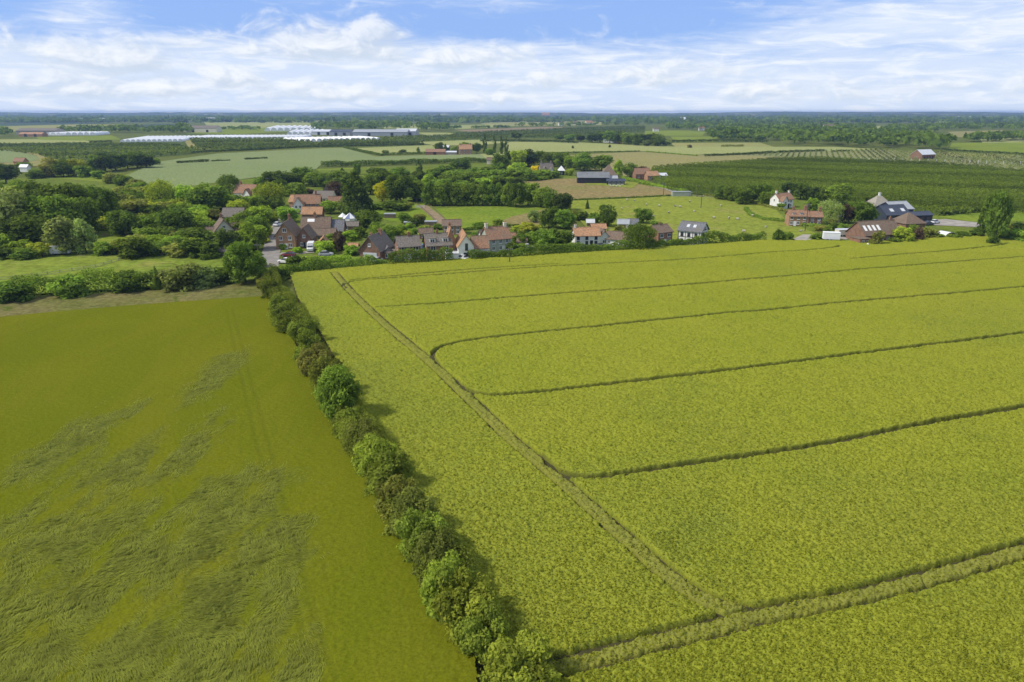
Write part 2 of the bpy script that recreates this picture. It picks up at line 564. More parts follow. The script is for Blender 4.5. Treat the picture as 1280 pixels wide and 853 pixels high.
FIELDS = [
    # far plain, from the skyline towards the village
    ('field', 'yellow', [(0, 157), (90, 155.5), (150, 156), (60, 163), (0, 165)]),
    ('field', 'teal', [(-30, 154), (90, 152.6), (140, 154.5), (0, 158)]),
    ('field', 'teal', [(118, 160), (200, 154.6), (240, 156), (200, 162), (125, 162.5)]),
    ('field', 'pale', [(255, 153), (385, 152.6), (392, 157), (330, 160), (262, 162)]),
    ('field', 'grass', [(255, 161), (330, 160), (395, 163), (300, 168), (230, 167)]),
    ('field', 'yellow', [(600, 155), (620, 151), (700, 150.6), (752, 153), (752, 156.5), (640, 158)]),
    ('field', 'pale', [(555, 157), (625, 155.5), (640, 158), (570, 162)]),
    ('field', 'pale', [(478, 156), (545, 156), (540, 161), (480, 161)]),
    ('field', 'pink', [(570, 163), (680, 158.6), (725, 160), (590, 165.5)]),
    ('orchard_field', 'orchard', [(570, 167), (720, 160.5), (806, 158.5), (806, 166), (745, 169), (690, 173), (560, 172)]),
    ('field', 'pale', [(520, 166), (560, 166), (600, 170.5), (540, 171)]),
    ('field', 'grass', [(806, 164), (850, 163), (882, 165), (878, 170), (806, 170)]),
    ('field', 'grass', [(838, 171), (925, 171), (952, 176), (845, 178)]),
    ('field', 'yellow', [(838, 179), (950, 178.6), (968, 184), (845, 184.5)]),
    ('field', 'tan', [(1185, 165), (1255, 162.5), (1245, 170), (1195, 172)]),
    ('field', 'pale', [(1055, 160), (1140, 155.6), (1150, 158), (1075, 163)]),
    ('field', 'grass', [(1190, 179), (1300, 178), (1300, 193), (1185, 188)]),
    ('field', 'pale', [(1225, 174), (1300, 172), (1300, 178), (1228, 179)]),
    ('field', 'pale', [(-40, 175), (95, 173.6), (118, 178), (100, 181), (-40, 181.5)]),
    ('field', 'grass', [(45, 171.5), (140, 169.5), (152, 175), (100, 176), (50, 175)]),
    ('orchard_field', 'orchard', [(-30, 182), (115, 181), (200, 181), (255, 188), (245, 192), (150, 201), (60, 200), (45, 194), (-30, 185)]),
    ('orchard_field', 'orchard', [(150, 179), (228, 177.5), (250, 186.5), (200, 182)]),
    ('field', 'wheat', [(-30, 186), (0, 186.5), (48, 194.5), (50, 200), (30, 203.5), (-30, 203)]),
    ('field', 'tan', [(-30, 203.6), (30, 203.6), (52, 200), (62, 206), (10, 213), (-30, 213)]),
    ('orchard_field', 'orchard', [(236, 174.5), (372, 174), (405, 183), (330, 187.5), (262, 190), (247, 186)]),
    ('orchard_field', 'orchard', [(400, 174), (478, 173.5), (532, 181), (402, 184)]),
    ('orchard_field', 'orchard', [(478, 172.5), (600, 169), (640, 173), (560, 177), (500, 176.6)]),
    ('field', 'pale', [(520, 178), (605, 174.5), (640, 178), (600, 182), (545, 182.4)]),
    ('wheat_field', 'wheat', [(160, 219), (196, 203), (270, 192.5), (400, 186), (428, 185), (470, 196), (605, 192.5), (612, 199), (402, 206), (395, 212), (300, 225), (215, 236), (175, 232)]),
    ('field', 'pale', [(446, 185.5), (540, 181.8), (548, 191), (472, 194)]),
    ('field', 'pale', [(600, 193), (640, 190), (646, 198), (610, 199.6)]),
    ('field', 'pale', [(632, 180), (640, 177.6), (722, 178.5), (842, 183.6), (968, 184), (1042, 184), (1105, 187), (1042, 189), (985, 189.5), (902, 193), (870, 194), (800, 189.4), (700, 190.5), (636, 190.5)]),
    ('field', 'tan', [(703, 197), (708, 194.5), (800, 190), (868, 194.6), (905, 194), (1020, 196), (1020, 199.5), (960, 201), (890, 206), (815, 212), (795, 222), (745, 224)]),
    ('young_orchard', 'vine', [(905, 193.6), (985, 190), (1105, 187.6), (1290, 195), (1300, 218), (1180, 207), (1022, 199)]),
    ('field', 'yellow', [(1170, 190), (1270, 194), (1262, 198), (1170, 194.6)]),
    ('orchard_field', 'orchard', [(815, 212), (890, 206.5), (962, 201), (1022, 200), (1180, 207.5), (1340, 222), (1400, 226), (1400, 285), (1262, 268), (1170, 272), (1080, 256), (960, 242), (880, 244), (836, 240), (812, 224)]),
    ('meadow', 'grass', [(150, 222), (190, 206), (160, 219), (175, 236), (130, 232), (55, 226), (20, 224), (100, 218)]),
    ('meadow', 'grass', [(395, 212), (560, 207), (560, 213), (398, 219)]),
    # village ground
    ('village_ground', 'garden', [(-120, 232), (60, 222), (215, 236), (395, 214), (600, 204), (745, 222), (760, 232), (700, 262), (716, 290), (900, 296), (960, 302), (640, 325), (360, 349), (335, 366), (280, 345), (-150, 330)]),
    ('farm_ground', 'garden', [(900, 244), (960, 240), (1080, 254), (1172, 270), (1268, 266), (1420, 284), (1420, 300), (1290, 296), (1100, 304), (1000, 302), (950, 298), (985, 288), (940, 262)]),
    ('ploughed_field', 'brown', [(585, 228), (640, 226), (718, 224), (748, 225), (800, 231), (842, 239), (838, 246), (716, 251), (676, 256), (640, 246)]),
    ('paddock', 'pasture', [(716, 251.5), (840, 246), (932, 247), (965, 258), (990, 284), (985, 300), (880, 305), (735, 288), (712, 262)]),
    ('paddock', 'pasture', [(955, 288), (1000, 285), (1030, 297), (1040, 303), (985, 303)]),
    ('paddock', 'lawn', [(536, 262), (640, 258), (690, 258), (688, 272), (676, 281), (640, 285), (575, 287), (549, 273)]),
    ('paddock', 'lawn', [(466, 272), (470, 262), (520, 254), (536, 256), (546, 264), (556, 280), (542, 284), (476, 276)]),
    ('dry_grass', 'brown', [(610, 285), (640, 272), (684, 262), (690, 274), (672, 284), (640, 288)]),
    ('lawn', 'lawn', [(1170, 272), (1235, 266), (1400, 262), (1400, 272), (1262, 278), (1225, 280)]),
    ('lawn', 'lawn', [(118, 302), (150, 294), (190, 296), (180, 304), (122, 306)]),
    ('lawn', 'lawn', [(735, 310), (752, 303), (790, 310), (760, 315)]),
    ('lawn', 'pasture', [(755, 226), (800, 229), (790, 236), (728, 231)]),
    ('meadow', 'grass', [(-150, 330), (0, 325.5), (150, 321), (290, 319), (320, 342), (290, 356), (0, 372), (-150, 384)]),
    ('dry_grass', 'verge', [(-150, 386), (0, 376), (250, 362), (300, 356), (342, 352), (352, 366), (338, 376), (150, 388), (0, 402), (-150, 416)]),
]
for i, (nm, fk, poly) in enumerate(FIELDS):
    z = -0.04 + 0.009 * (i + 1)
    pts = [at(px, py) for px, py in poly]
    me = bpy.data.meshes.new(nm)
    me.from_pydata([(p.x, p.y, z) for p in pts], [], [tuple(range(len(pts)))])
    o = obj(nm, me, FM[fk])
    if me.polygons[0].normal.z < 0:
        me.flip_normals()
    tag(o, kind='structure')
Z_TOP = -0.04 + 0.009 * (len(FIELDS) + 1)


def ribbon(name, pxs, width, mat, z=None, kind='structure'):
    """path of the given width laid on the ground along pixels"""
    pts = [at(*p) for p in pxs]
    vs, fs = [], []
    for i, p in enumerate(pts):
        d = (pts[min(i + 1, len(pts) - 1)] - pts[max(i - 1, 0)]).normalized()
        n_ = Vector((-d.y, d.x, 0)) * (width[i] if isinstance(width, (list, tuple)) else width) / 2
        vs += [p + n_, p - n_]
    z = Z_TOP if z is None else z
    me = bpy.data.meshes.new(name)
    me.from_pydata([(v.x, v.y, z) for v in vs], [], [(2 * i, 2 * i + 1, 2 * i + 3, 2 * i + 2) for i in range(len(pts) - 1)])
    o = obj(name, me, mat)
    if me.polygons[0].normal.z < 0:
        me.flip_normals()
    return tag(o, kind=kind)


ribbon('road', [(336, 336), (338, 322), (342, 305), (346, 292), (349, 281), (352, 271), (360, 262), (378, 258)], [5.0, 5.2, 5.2, 5.0, 4.6, 4.4, 4, 4], M['asphalt'])
ribbon('dirt_track', [(528, 258), (535, 264), (545, 272), (556, 283), (566, 290)], 4.2, M['dirt'], Z_TOP + 0.02)
ribbon('dirt_track', [(234, 174.5), (241, 185.5), (262, 187.5)], 9.0, FM['tan'], Z_TOP + 0.02)
ribbon('track', [(-10, 185.5), (30, 190), (52, 195.5), (55, 201), (95, 208)], 7.0, FM['tan'], Z_TOP + 0.02)
ribbon('driveway', [(998, 303), (1012, 296), (1030, 297), (1060, 300)], 5.0, M['gravel'], Z_TOP + 0.01)
ribbon('driveway', [(862, 243), (846, 241), (838, 237.5), (822, 234)], 6.0, M['gravel'], Z_TOP + 0.01)
ribbon('driveway', [(350, 319), (364, 319), (392, 316.5)], 3.2, M['gravel'], Z_TOP + 0.013)
ribbon('driveway', [(740, 306), (768, 306), (790, 309)], 6.0, M['gravel'], Z_TOP + 0.013)
yard = [at(*p) for p in ((1152, 277), (1182, 275.5), (1240, 281.5), (1222, 285.5), (1166, 283))]
me = bpy.data.meshes.new('farmyard')
me.from_pydata([(p.x, p.y, Z_TOP + 0.02) for p in yard], [], [(4, 3, 2, 1, 0)])
tag(obj('farmyard', me, M['gravel']), kind='structure')

# ------------------------------------------------------------------ oilseed rape crop (right) as a real canopy with wheel tracks cut in
RAPE_EDGE_PX = [(362, 346), (480, 333.5), (640, 322.5), (860, 310.5), (955, 303.5), (1060, 305), (1110, 305), (1180, 300), (1280, 296.5), (1600, 287)]
rape_poly = [tuple(at(*p)[:2]) for p in RAPE_EDGE_PX] + [(300, 30), (2.2, 30), (-0.4, 40)] + \
            [tuple(at(*p)[:2]) for p in ((612, 768), (574, 700), (534, 638), (494, 578), (458, 526), (434, 482), (400, 420), (372, 378))]
Z_RAPE = 1.05
def P(*pts):
    return [tuple(at(px, py, 0.6)[:2]) for px, py in pts]
def spline(pts, n=8):
    q = [np.array(p) for p in pts]
    q = [2 * q[0] - q[1]] + q + [2 * q[-1] - q[-2]]
    r = []
    for i in range(1, len(q) - 2):
        for k in range(n):
            t = k / n
            r.append(tuple(0.5 * (2 * q[i] + (q[i + 1] - q[i - 1]) * t + (2 * q[i - 1] - 5 * q[i] + 4 * q[i + 1] - q[i + 2]) * t * t + (3 * q[i] - q[i - 1] - 3 * q[i + 1] + q[i + 2]) * t ** 3)))
    return r + [tuple(q[-2])]
def pair(pts, gap):
    """left and right wheel lines of a path"""
    a = np.array(spline(pts))
    d = np.gradient(a, axis=0)
    d /= np.linalg.norm(d, axis=1)[:, None]
    n_ = np.stack([-d[:, 1], d[:, 0]], 1) * gap / 2
    return [tuple(p) for p in a + n_], [tuple(p) for p in a - n_]
MAIN = P((419, 342), (432, 357), (450, 376), (480, 404), (532, 448), (588, 500), (640, 550), (692, 594), (760, 654), (818, 706), (862, 740), (905, 760), (950, 770), (1000, 763))
BOTTOM = P((1640, 570), (1420, 645), (1280, 690), (1150, 727), (1050, 752), (950, 772), (880, 789), (800, 809), (690, 838))
LINES = [P((677, 571), (690, 584), (706, 594), (734, 598.5), (770, 596), (830, 587), (1000, 562), (1130, 537), (1280, 510), (1430, 482)),
         P((569, 475), (582, 487), (600, 494), (640, 495), (760, 482), (900, 466), (1050, 447), (1280, 418), (1430, 398)),
         P((548, 456), (541, 447), (547, 438.5), (570, 430.5), (640, 421), (800, 404), (1000, 385), (1280, 360), (1430, 347)),
         P((467, 387), (480, 385.5), (560, 380), (700, 369), (850, 358), (1000, 345), (1150, 332), (1280, 322), (1400, 313)),
         P((433, 360), (440, 353.5), (560, 344), (700, 334), (850, 326), (960, 317.6), (1010, 314), (1040, 311), (1050, 308)),
         P((434, 352), (462, 349.5), (560, 340.5), (700, 331.5)),
         P((1005, 315), (1040, 319), (1070, 324)),
         P((1062, 325.5), (1110, 321), (1185, 314.5), (1240, 309), (1262, 305)),
         P((1230, 309), (1290, 315), (1350, 318))]
tracks = []
for p in (MAIN, BOTTOM):
    tracks += list(pair(p, 1.9))
singles = [spline(p) for p in LINES]


def crop_sheet(name, poly, y_near, y_far, zt, step, px0, px1, hfun, mat):
    """fine height sheet over poly; spacing follows what the eye can resolve from the drone"""
    ys = [y_near]
    while ys[-1] < y_far:
        ys.append(ys[-1] + max(step, 0.0013 * ys[-1]))
    ys = np.array(ys)
    sx = np.arange(px0, px1, 1.5)
    dep = ys * math.cos(PITCH) + CAM_H * math.sin(PITCH)
    X = (sx[None, :] - 640) / F_PX * dep[:, None]
    Y = np.repeat(ys[:, None], len(sx), 1)
    X = X + (hsh(np.arange(X.size).reshape(X.shape), X * 0, 5) - 0.5) * 0.08
    ins = inside(X, Y, poly)
    Z, att = hfun(X, Y)
    V = np.stack([X, Y, Z], 2).reshape(-1, 3)
    r, c = X.shape
    idx = np.arange(r * c).reshape(r, c)
    ok = ins[:-1, :-1] & ins[1:, :-1] & ins[:-1, 1:] & ins[1:, 1:]
    F = np.stack([idx[:-1, :-1], idx[:-1, 1:], idx[1:, 1:], idx[1:, :-1]], 2)[ok]
    used = np.zeros(r * c, bool)
    used[F.ravel()] = True
    remap = np.cumsum(used) - 1
    me = mesh_np(name, V[used], remap[F], smooth=True)
    for k, a in att.items():
        la = me.attributes.new(k, 'FLOAT', 'POINT')
        la.data.foreach_set('value', np.ascontiguousarray(a.reshape(-1)[used], np.float32))
    return obj(name, me, mat)


def rape_height(X, Y):
    d = np.full(X.shape, 9.0)
    for t in tracks:
        ta = np.array(t)
        x0, y0 = ta.min(0) - 3
        x1, y1 = ta.max(0) + 3
        s = (X > x0) & (X < x1) & (Y > y0) & (Y < y1)
        if s.any():
            d[s] = np.minimum(d[s], seg_dist(X[s], Y[s], t))
    d1 = np.full(X.shape, 9.0)
    for t in singles:
        ta = np.array(t)
        x0, y0 = ta.min(0) - 3
        x1, y1 = ta.max(0) + 3
        s = (X > x0) & (X < x1) & (Y > y0) & (Y < y1)
        if s.any():
            d1[s] = np.minimum(d1[s], seg_dist(X[s], Y[s], t) + 0.30 * np.exp(-np.hypot(X[s] - t[0][0], Y[s] - t[0][1]) / 6.0))
    wob = (fbm(X * 1.3, Y * 1.3, 41, 2) - 0.5) * 0.34
    groove = np.maximum(1 - smoothstep(0.08, 0.34, d + wob), 1 - smoothstep(0.30, 0.66, d1 + wob * 1.3))
    # flattened lane between the wheel lines of the headland tracks
    lane = np.zeros(X.shape)
    for p, w in ((MAIN, 0.9), (BOTTOM, 1.25)):
        sp_ = spline(p)
        ta = np.array(sp_)
        s = (X > ta[:, 0].min() - 3) & (X < ta[:, 0].max() + 3)
        dd = np.full(X.shape, 9.0)
        dd[s] = seg_dist(X[s], Y[s], sp_)
        lane = np.maximum(lane, 1 - smoothstep(w * 0.7, w * 1.15, dd + wob))
    big = fbm(X / 14.0, Y / 14.0, 3, 4)
    mid = fbm(X / 2.2, Y / 2.2, 9, 3)
    fine = fbm(X * 3.6, Y * 3.0, 17, 2, 0.7)
    grain = vnoise(X * 5.5, Y * 5.5, 23)
    h = Z_RAPE + 0.28 * (big - 0.5) + 0.16 * (mid - 0.5) + 0.24 * (fine - 0.5) + 0.22 * (grain - 0.5)
    h = h - lane * (0.22 + 0.7 * (fine - 0.5))
    ds = seg_dist(X, Y, [tuple(at(*p)[:2]) for p in ((905, 662), (880, 672), (850, 690))])
    dent = np.exp(-(ds / 2.0) ** 2) * (0.6 + 0.8 * (mid - 0.3))
    ds2 = seg_dist(X, Y, [tuple(at(*p)[:2]) for p in ((1215, 836), (1240, 846), (1262, 842))])
    dent2 = np.exp(-(ds2 / 0.7) ** 2)
    h = h - 0.45 * dent - 0.55 * dent2
    h = h * (1 - groove) + 0.12 * groove
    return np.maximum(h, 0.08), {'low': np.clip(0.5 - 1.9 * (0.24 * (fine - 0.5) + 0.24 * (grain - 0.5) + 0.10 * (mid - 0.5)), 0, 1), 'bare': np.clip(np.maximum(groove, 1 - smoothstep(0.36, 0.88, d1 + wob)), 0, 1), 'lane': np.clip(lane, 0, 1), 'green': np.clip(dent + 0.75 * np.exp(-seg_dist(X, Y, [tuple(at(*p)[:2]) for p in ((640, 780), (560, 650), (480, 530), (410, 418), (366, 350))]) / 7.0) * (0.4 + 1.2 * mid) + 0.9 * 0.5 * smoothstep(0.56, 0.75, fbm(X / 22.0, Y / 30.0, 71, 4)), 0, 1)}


m_rape, g_, b_ = principled('oilseed_rape', 1.0, 0.0)
geo = g_.n('ShaderNodeNewGeometry')
a_low, a_bare, a_lane, a_green = (g_.n('ShaderNodeAttribute', attribute_name=k).outputs['Fac'] for k in ('low', 'bare', 'lane', 'green'))
mp = g_.n('ShaderNodeMapping')
g_.put(mp.inputs[0], geo.outputs['Position'])
mp.inputs['Scale'].default_value = (0.6, 1.0, 1.0)
speck = g_.noise(geo.outputs['Position'], 5.2, 4.0, 0.72)
drift = g_.noise(mp.outputs[0], 0.055, 6.0, 0.62, 0.7)
col = g_.mix(g_.smooth(drift, 0.32, 0.68), (0.220, 0.250, 0.024), (0.248, 0.262, 0.028))
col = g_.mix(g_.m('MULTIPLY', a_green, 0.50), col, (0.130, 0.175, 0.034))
col = g_.mix(g_.smooth(speck, 0.48, 0.66, 0.0, 0.85), col, (0.305, 0.310, 0.036))
col = g_.mix(g_.smooth(speck, 0.46, 0.32, 0.0, 0.65), col, (0.100, 0.130, 0.018))
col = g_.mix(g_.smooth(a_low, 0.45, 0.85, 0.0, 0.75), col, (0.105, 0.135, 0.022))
col = g_.mix(g_.m('MULTIPLY', a_lane, 0.45), col, (0.185, 0.175, 0.055))
col = g_.mix(g_.smooth(a_bare, 0.2, 1.0, 0.0, 0.78), col, (0.098, 0.104, 0.026))
g_.put(b_.inputs['Base Color'], col)
bn = g_.n('ShaderNodeBump')
bn.inputs['Distance'].default_value = 0.12
bn.inputs['Strength'].default_value = 0.7
g_.put(bn.inputs['Height'], g_.noise(geo.outputs['Position'], 6.0, 3.0, 0.7))
g_.put(b_.inputs['Normal'], bn.outputs[0])
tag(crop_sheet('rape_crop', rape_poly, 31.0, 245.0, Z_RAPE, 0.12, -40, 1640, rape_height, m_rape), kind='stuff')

# ------------------------------------------------------------------ barley grass field (left), partly laid flat by the wind
grass_poly = [tuple(at(*p)[:2]) for p in ((-160, 414), (0, 401), (150, 387), (338, 374), (362, 420), (402, 492), (440, 570), (478, 632), (524, 700), (572, 770))] + [(-3.0, 43), (-1.2, 30), (-120, 30)]
lodge_c = [at(*p) for p in ((265, 480), (250, 560), (280, 640), (150, 600), (95, 560), (80, 680), (180, 700), (280, 760), (60, 790), (190, 830), (320, 700), (20, 850), (330, 850))]
lodge_r = [(4, 16), (5, 12), (9, 9), (6, 14), (5, 16), (12, 10), (12, 9), (8, 8), (16, 10), (16, 8), (6, 7), (16, 8), (7, 6)]


def grass_height(X, Y):
    wx = X + 3.0 * (fbm(X / 6, Y / 6, 61, 3) - 0.5)
    wy = Y + 6.0 * (fbm(X / 7, Y / 9, 67, 3) - 0.5)
    lod = np.zeros(X.shape)
    for c, (rx, ry) in zip(lodge_c, lodge_r):
        lod = np.maximum(lod, np.exp(-(((wx - c.x) / rx) ** 2 + ((wy - c.y) / ry) ** 2)))
    lod = smoothstep(0.40, 1.10, lod * (0.30 + 1.4 * fbm(X / 2.0, Y / 8.0, 75, 4)) + 0.7 * (fbm(X / 1.3, Y / 2.6, 79, 3) - 0.5))
    # combed swirls: ridged noise stretched along the way the stalks fell
    qx, qy = X * 0.55 + Y * 0.42, -X * 0.42 + Y * 0.80
    sw = fbm(qx / 1.3 + 2.4 * fbm(X / 4, Y / 4, 81, 3), qy / 0.62 + 2.4 * fbm(X / 3, Y / 4, 83, 3), 77, 4, 0.6)
    ridge = 1 - np.abs(2 * sw - 1)
    fine = fbm(X * 2.6, Y * 2.6, 91, 2)
    big = fbm(X / 12, Y / 12, 93, 3)
    seam = 1 - smoothstep(0.12, 0.4, np.minimum(seg_dist(X, Y, SEAM), seg_dist(X, Y, SEAM2)))
    h = 0.85 + 0.14 * (big - 0.5) + 0.10 * (fine - 0.5)
    h = h - lod * (0.22 - 0.42 * (ridge - 0.35)) + lod * 0.26 * (fbm(X * 2.2 + 3 * sw, Y * 3.4, 85, 3) - 0.5) - 0.03 * seam
    return np.maximum(h, 0.1), {'lod': lod, 'ridge': ridge, 'seam': seam}


SEAM = spline([tuple(at(*p)[:2]) for p in ((292, 392), (318, 490), (345, 590), (372, 690), (402, 800), (425, 870))])
SEAM2 = spline([tuple(at(*p)[:2]) for p in ((284, 392), (306, 490), (330, 590), (354, 690), (380, 800), (398, 870))])
m_grass, g_, b_ = principled('barley_grass', 1.0, 0.0)
geo = g_.n('ShaderNodeNewGeometry')
a_lod, a_rid, a_seam = (g_.n('ShaderNodeAttribute', attribute_name=k).outputs['Fac'] for k in ('lod', 'ridge', 'seam'))
mp = g_.n('ShaderNodeMapping')
g_.put(mp.inputs[0], geo.outputs['Position'])
mp.inputs['Scale'].default_value = (1.0, 0.35, 1.0)
drift = g_.noise(mp.outputs[0], 0.09, 6.0, 0.62, 0.8)
speck = g_.noise(geo.outputs['Position'], 5.0, 5.0, 0.75)
patch = g_.noise(geo.outputs['Position'], 0.16, 5.0, 0.6, 0.9)
col = g_.mix(g_.smooth(drift, 0.34, 0.66), (0.112, 0.130, 0.007), (0.132, 0.140, 0.009))
laid = g_.mix(g_.smooth(a_rid, 0.35, 1.0), (0.070, 0.090, 0.012), (0.140, 0.156, 0.036))
laid = g_.mix(g_.smooth(patch, 0.54, 0.68, 0.0, 0.6), laid, (0.120, 0.112, 0.012))
col = g_.mix(g_.m('MULTIPLY', a_lod, 0.72), col, laid)
col = g_.mix(g_.m('MULTIPLY', a_seam, 0.16), col, (0.060, 0.072, 0.010))
vs = g_.n('ShaderNodeVectorMath', operation='SCALE')
g_.put(vs.inputs[0], col)
g_.put(vs.inputs['Scale'], g_.smooth(speck, 0.25, 0.75, 0.70, 1.30))
g_.put(b_.inputs['Base Color'], vs.outputs[0])
bn = g_.n('ShaderNodeBump')
bn.inputs['Distance'].default_value = 0.08
bn.inputs['Strength'].default_value = 0.5
g_.put(bn.inputs['Height'], speck)
g_.put(b_.inputs['Normal'], bn.outputs[0])
tag(crop_sheet('barley_crop', grass_poly, 31.0, 165.0, 0.9, 0.13, -240, 640, grass_height, m_grass), kind='stuff')
soil = plain('field_soil', (0.075, 0.065, 0.030), (0.05, 0.05, 0.02), 0.8, 0.95, 0.1)
for nm, poly in (('rape_field', rape_poly), ('barley_field', grass_poly)):
    me = bpy.data.meshes.new(nm)
    me.from_pydata([(x, y, Z_TOP) for x, y in poly], [], [tuple(range(len(poly)))])
    if me.polygons[0].normal.z < 0:
        me.flip_normals()
    tag(obj(nm, me, soil), kind='structure')

# stalks laid flat in swirls, and the tops of the rape plants, as leaf-sized pieces (countless)
def strands(name, X, Y, Z, ang, L, W, lift, tone, mat, colour):
    n = len(X)
    d = np.stack([np.cos(ang), np.sin(ang), lift], 1)
    d /= np.linalg.norm(d, axis=1)[:, None]
    sd = np.stack([-np.sin(ang), np.cos(ang), 0 * ang], 1)
    c = np.stack([X, Y, Z], 1)
    L, W = L[:, None], W[:, None]
    bow = np.array([0, 0, 1.0])[None, :] * 0.10 * L
    V = np.stack([c - d * L / 2 - sd * W * .3, c - d * L / 2 + sd * W * .3, c + sd * W * .5 + bow, c - sd * W * .5 + bow,
                  c + d * L / 2], 1)
    i = np.arange(n)[:, None] * 5
    F = np.concatenate([i + np.array([[0, 1, 2, 3]]), i + np.array([[3, 2, 4, 4]])], 0)
    me = mesh_np(name, V.reshape(-1, 3), (i + np.array([[0, 1, 2, 3]])))
    a = me.attributes.new('tone', 'FLOAT', 'FACE')
    a.data.foreach_set('value', np.ascontiguousarray(np.clip(tone, 0, 1), np.float32))
    o = obj(name, me, mat)
    o.color = (*colour, 1)
    return tag(o, kind='stuff')


rng = np.random.default_rng(4)
n = 640000
Y = 34 + 110 * rng.random(n) ** 1.35
X = rng.uniform(-1.02, 0.02, n) * (Y * 0.93 + 8)
k = inside(X, Y, grass_poly)
X, Y = X[k], Y[k]
Z, att = grass_height(X, Y)
k = rng.random(len(X)) < smoothstep(0.0, 1.0, att['lod']) * 0.85
X, Y, Z, lod = X[k], Y[k], Z[k], att['lod'][k]
flow = 2.0 + 3.2 * (fbm(X / 3.4, Y / 4.2, 201, 3) - 0.5) * 2 + rng.normal(0, 0.22, len(X))
tone = 0.50 + 0.9 * (fbm(X / 1.1, Y / 1.5, 203, 3) - 0.5) + 0.13 * rng.normal(0, 1, len(X))
strands('laid_barley', X, Y, Z + 0.02 + 0.05 * rng.random(len(X)), flow, rng.uniform(.35, .85, len(X)), rng.uniform(.025, .06, len(X)), rng.normal(0.02, .07, len(X)), tone, M['leaf'], (0.300, 0.330, 0.058))
n = 480000
Y = 34 + 165 * rng.random(n) ** 1.9
X = rng.uniform(-0.35, 1.22, n) * (Y * 0.93 + 8)
k = inside(X, Y, rape_poly)
X, Y = X[k], Y[k]
Z, att = rape_height(X, Y)
k = rng.random(len(X)) < (1 - 0.8 * att['bare']) * (1 - 0.4 * att['lane']) * 0.75
X, Y, Z, lo, lane = X[k], Y[k], Z[k], att['low'][k], att['green'][k]
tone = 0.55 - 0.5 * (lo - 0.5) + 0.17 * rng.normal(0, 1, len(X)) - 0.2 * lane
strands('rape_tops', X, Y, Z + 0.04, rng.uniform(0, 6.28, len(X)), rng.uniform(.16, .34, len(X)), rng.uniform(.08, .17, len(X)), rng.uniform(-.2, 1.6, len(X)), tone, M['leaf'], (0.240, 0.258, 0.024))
# ------------------------------------------------------------------ plants: leaf clumps spread over many small lobes
def cards(rng, pts, nrm, size, droop=0.0):
    """one kite-shaped leaf clump per point, facing roughly along nrm"""
    n = len(pts)
    nr = nrm + rng.normal(0, 0.58, (n, 3))
    nr /= np.linalg.norm(nr, axis=1)[:, None]
    t = rng.normal(0, 1, (n, 3))
    t[:, 2] -= droop * 2.0
    t -= nr * (t * nr).sum(1)[:, None]
    t /= np.linalg.norm(t, axis=1)[:, None] + 1e-9
    b = np.cross(nr, t)
    s = size * rng.uniform(0.6, 1.3, n)[:, None]
    wd = 0.62 * (1 - 0.45 * droop)
    v = np.stack([pts - t * s * 0.55, pts + b * s * wd * 0.55 - nr * s * 0.10, pts + t * s * 0.75, pts - b * s * wd * 0.55 + nr * s * 0.08], 1)
    F = np.arange(n * 4).reshape(n, 4)
    return v.reshape(-1, 3), F


def finish_leaves(name, V, F, tone):
    me = mesh_np(name, V, F)
    a = me.attributes.new('tone', 'FLOAT', 'FACE')
    a.data.foreach_set('value', np.ascontiguousarray(tone, np.float32))
    me.materials.append(M['leaf'])
    return me


def sphere_dirs(rng, n):
    d = rng.normal(0, 1, (n, 3))
    return d / np.linalg.norm(d, axis=1)[:, None]


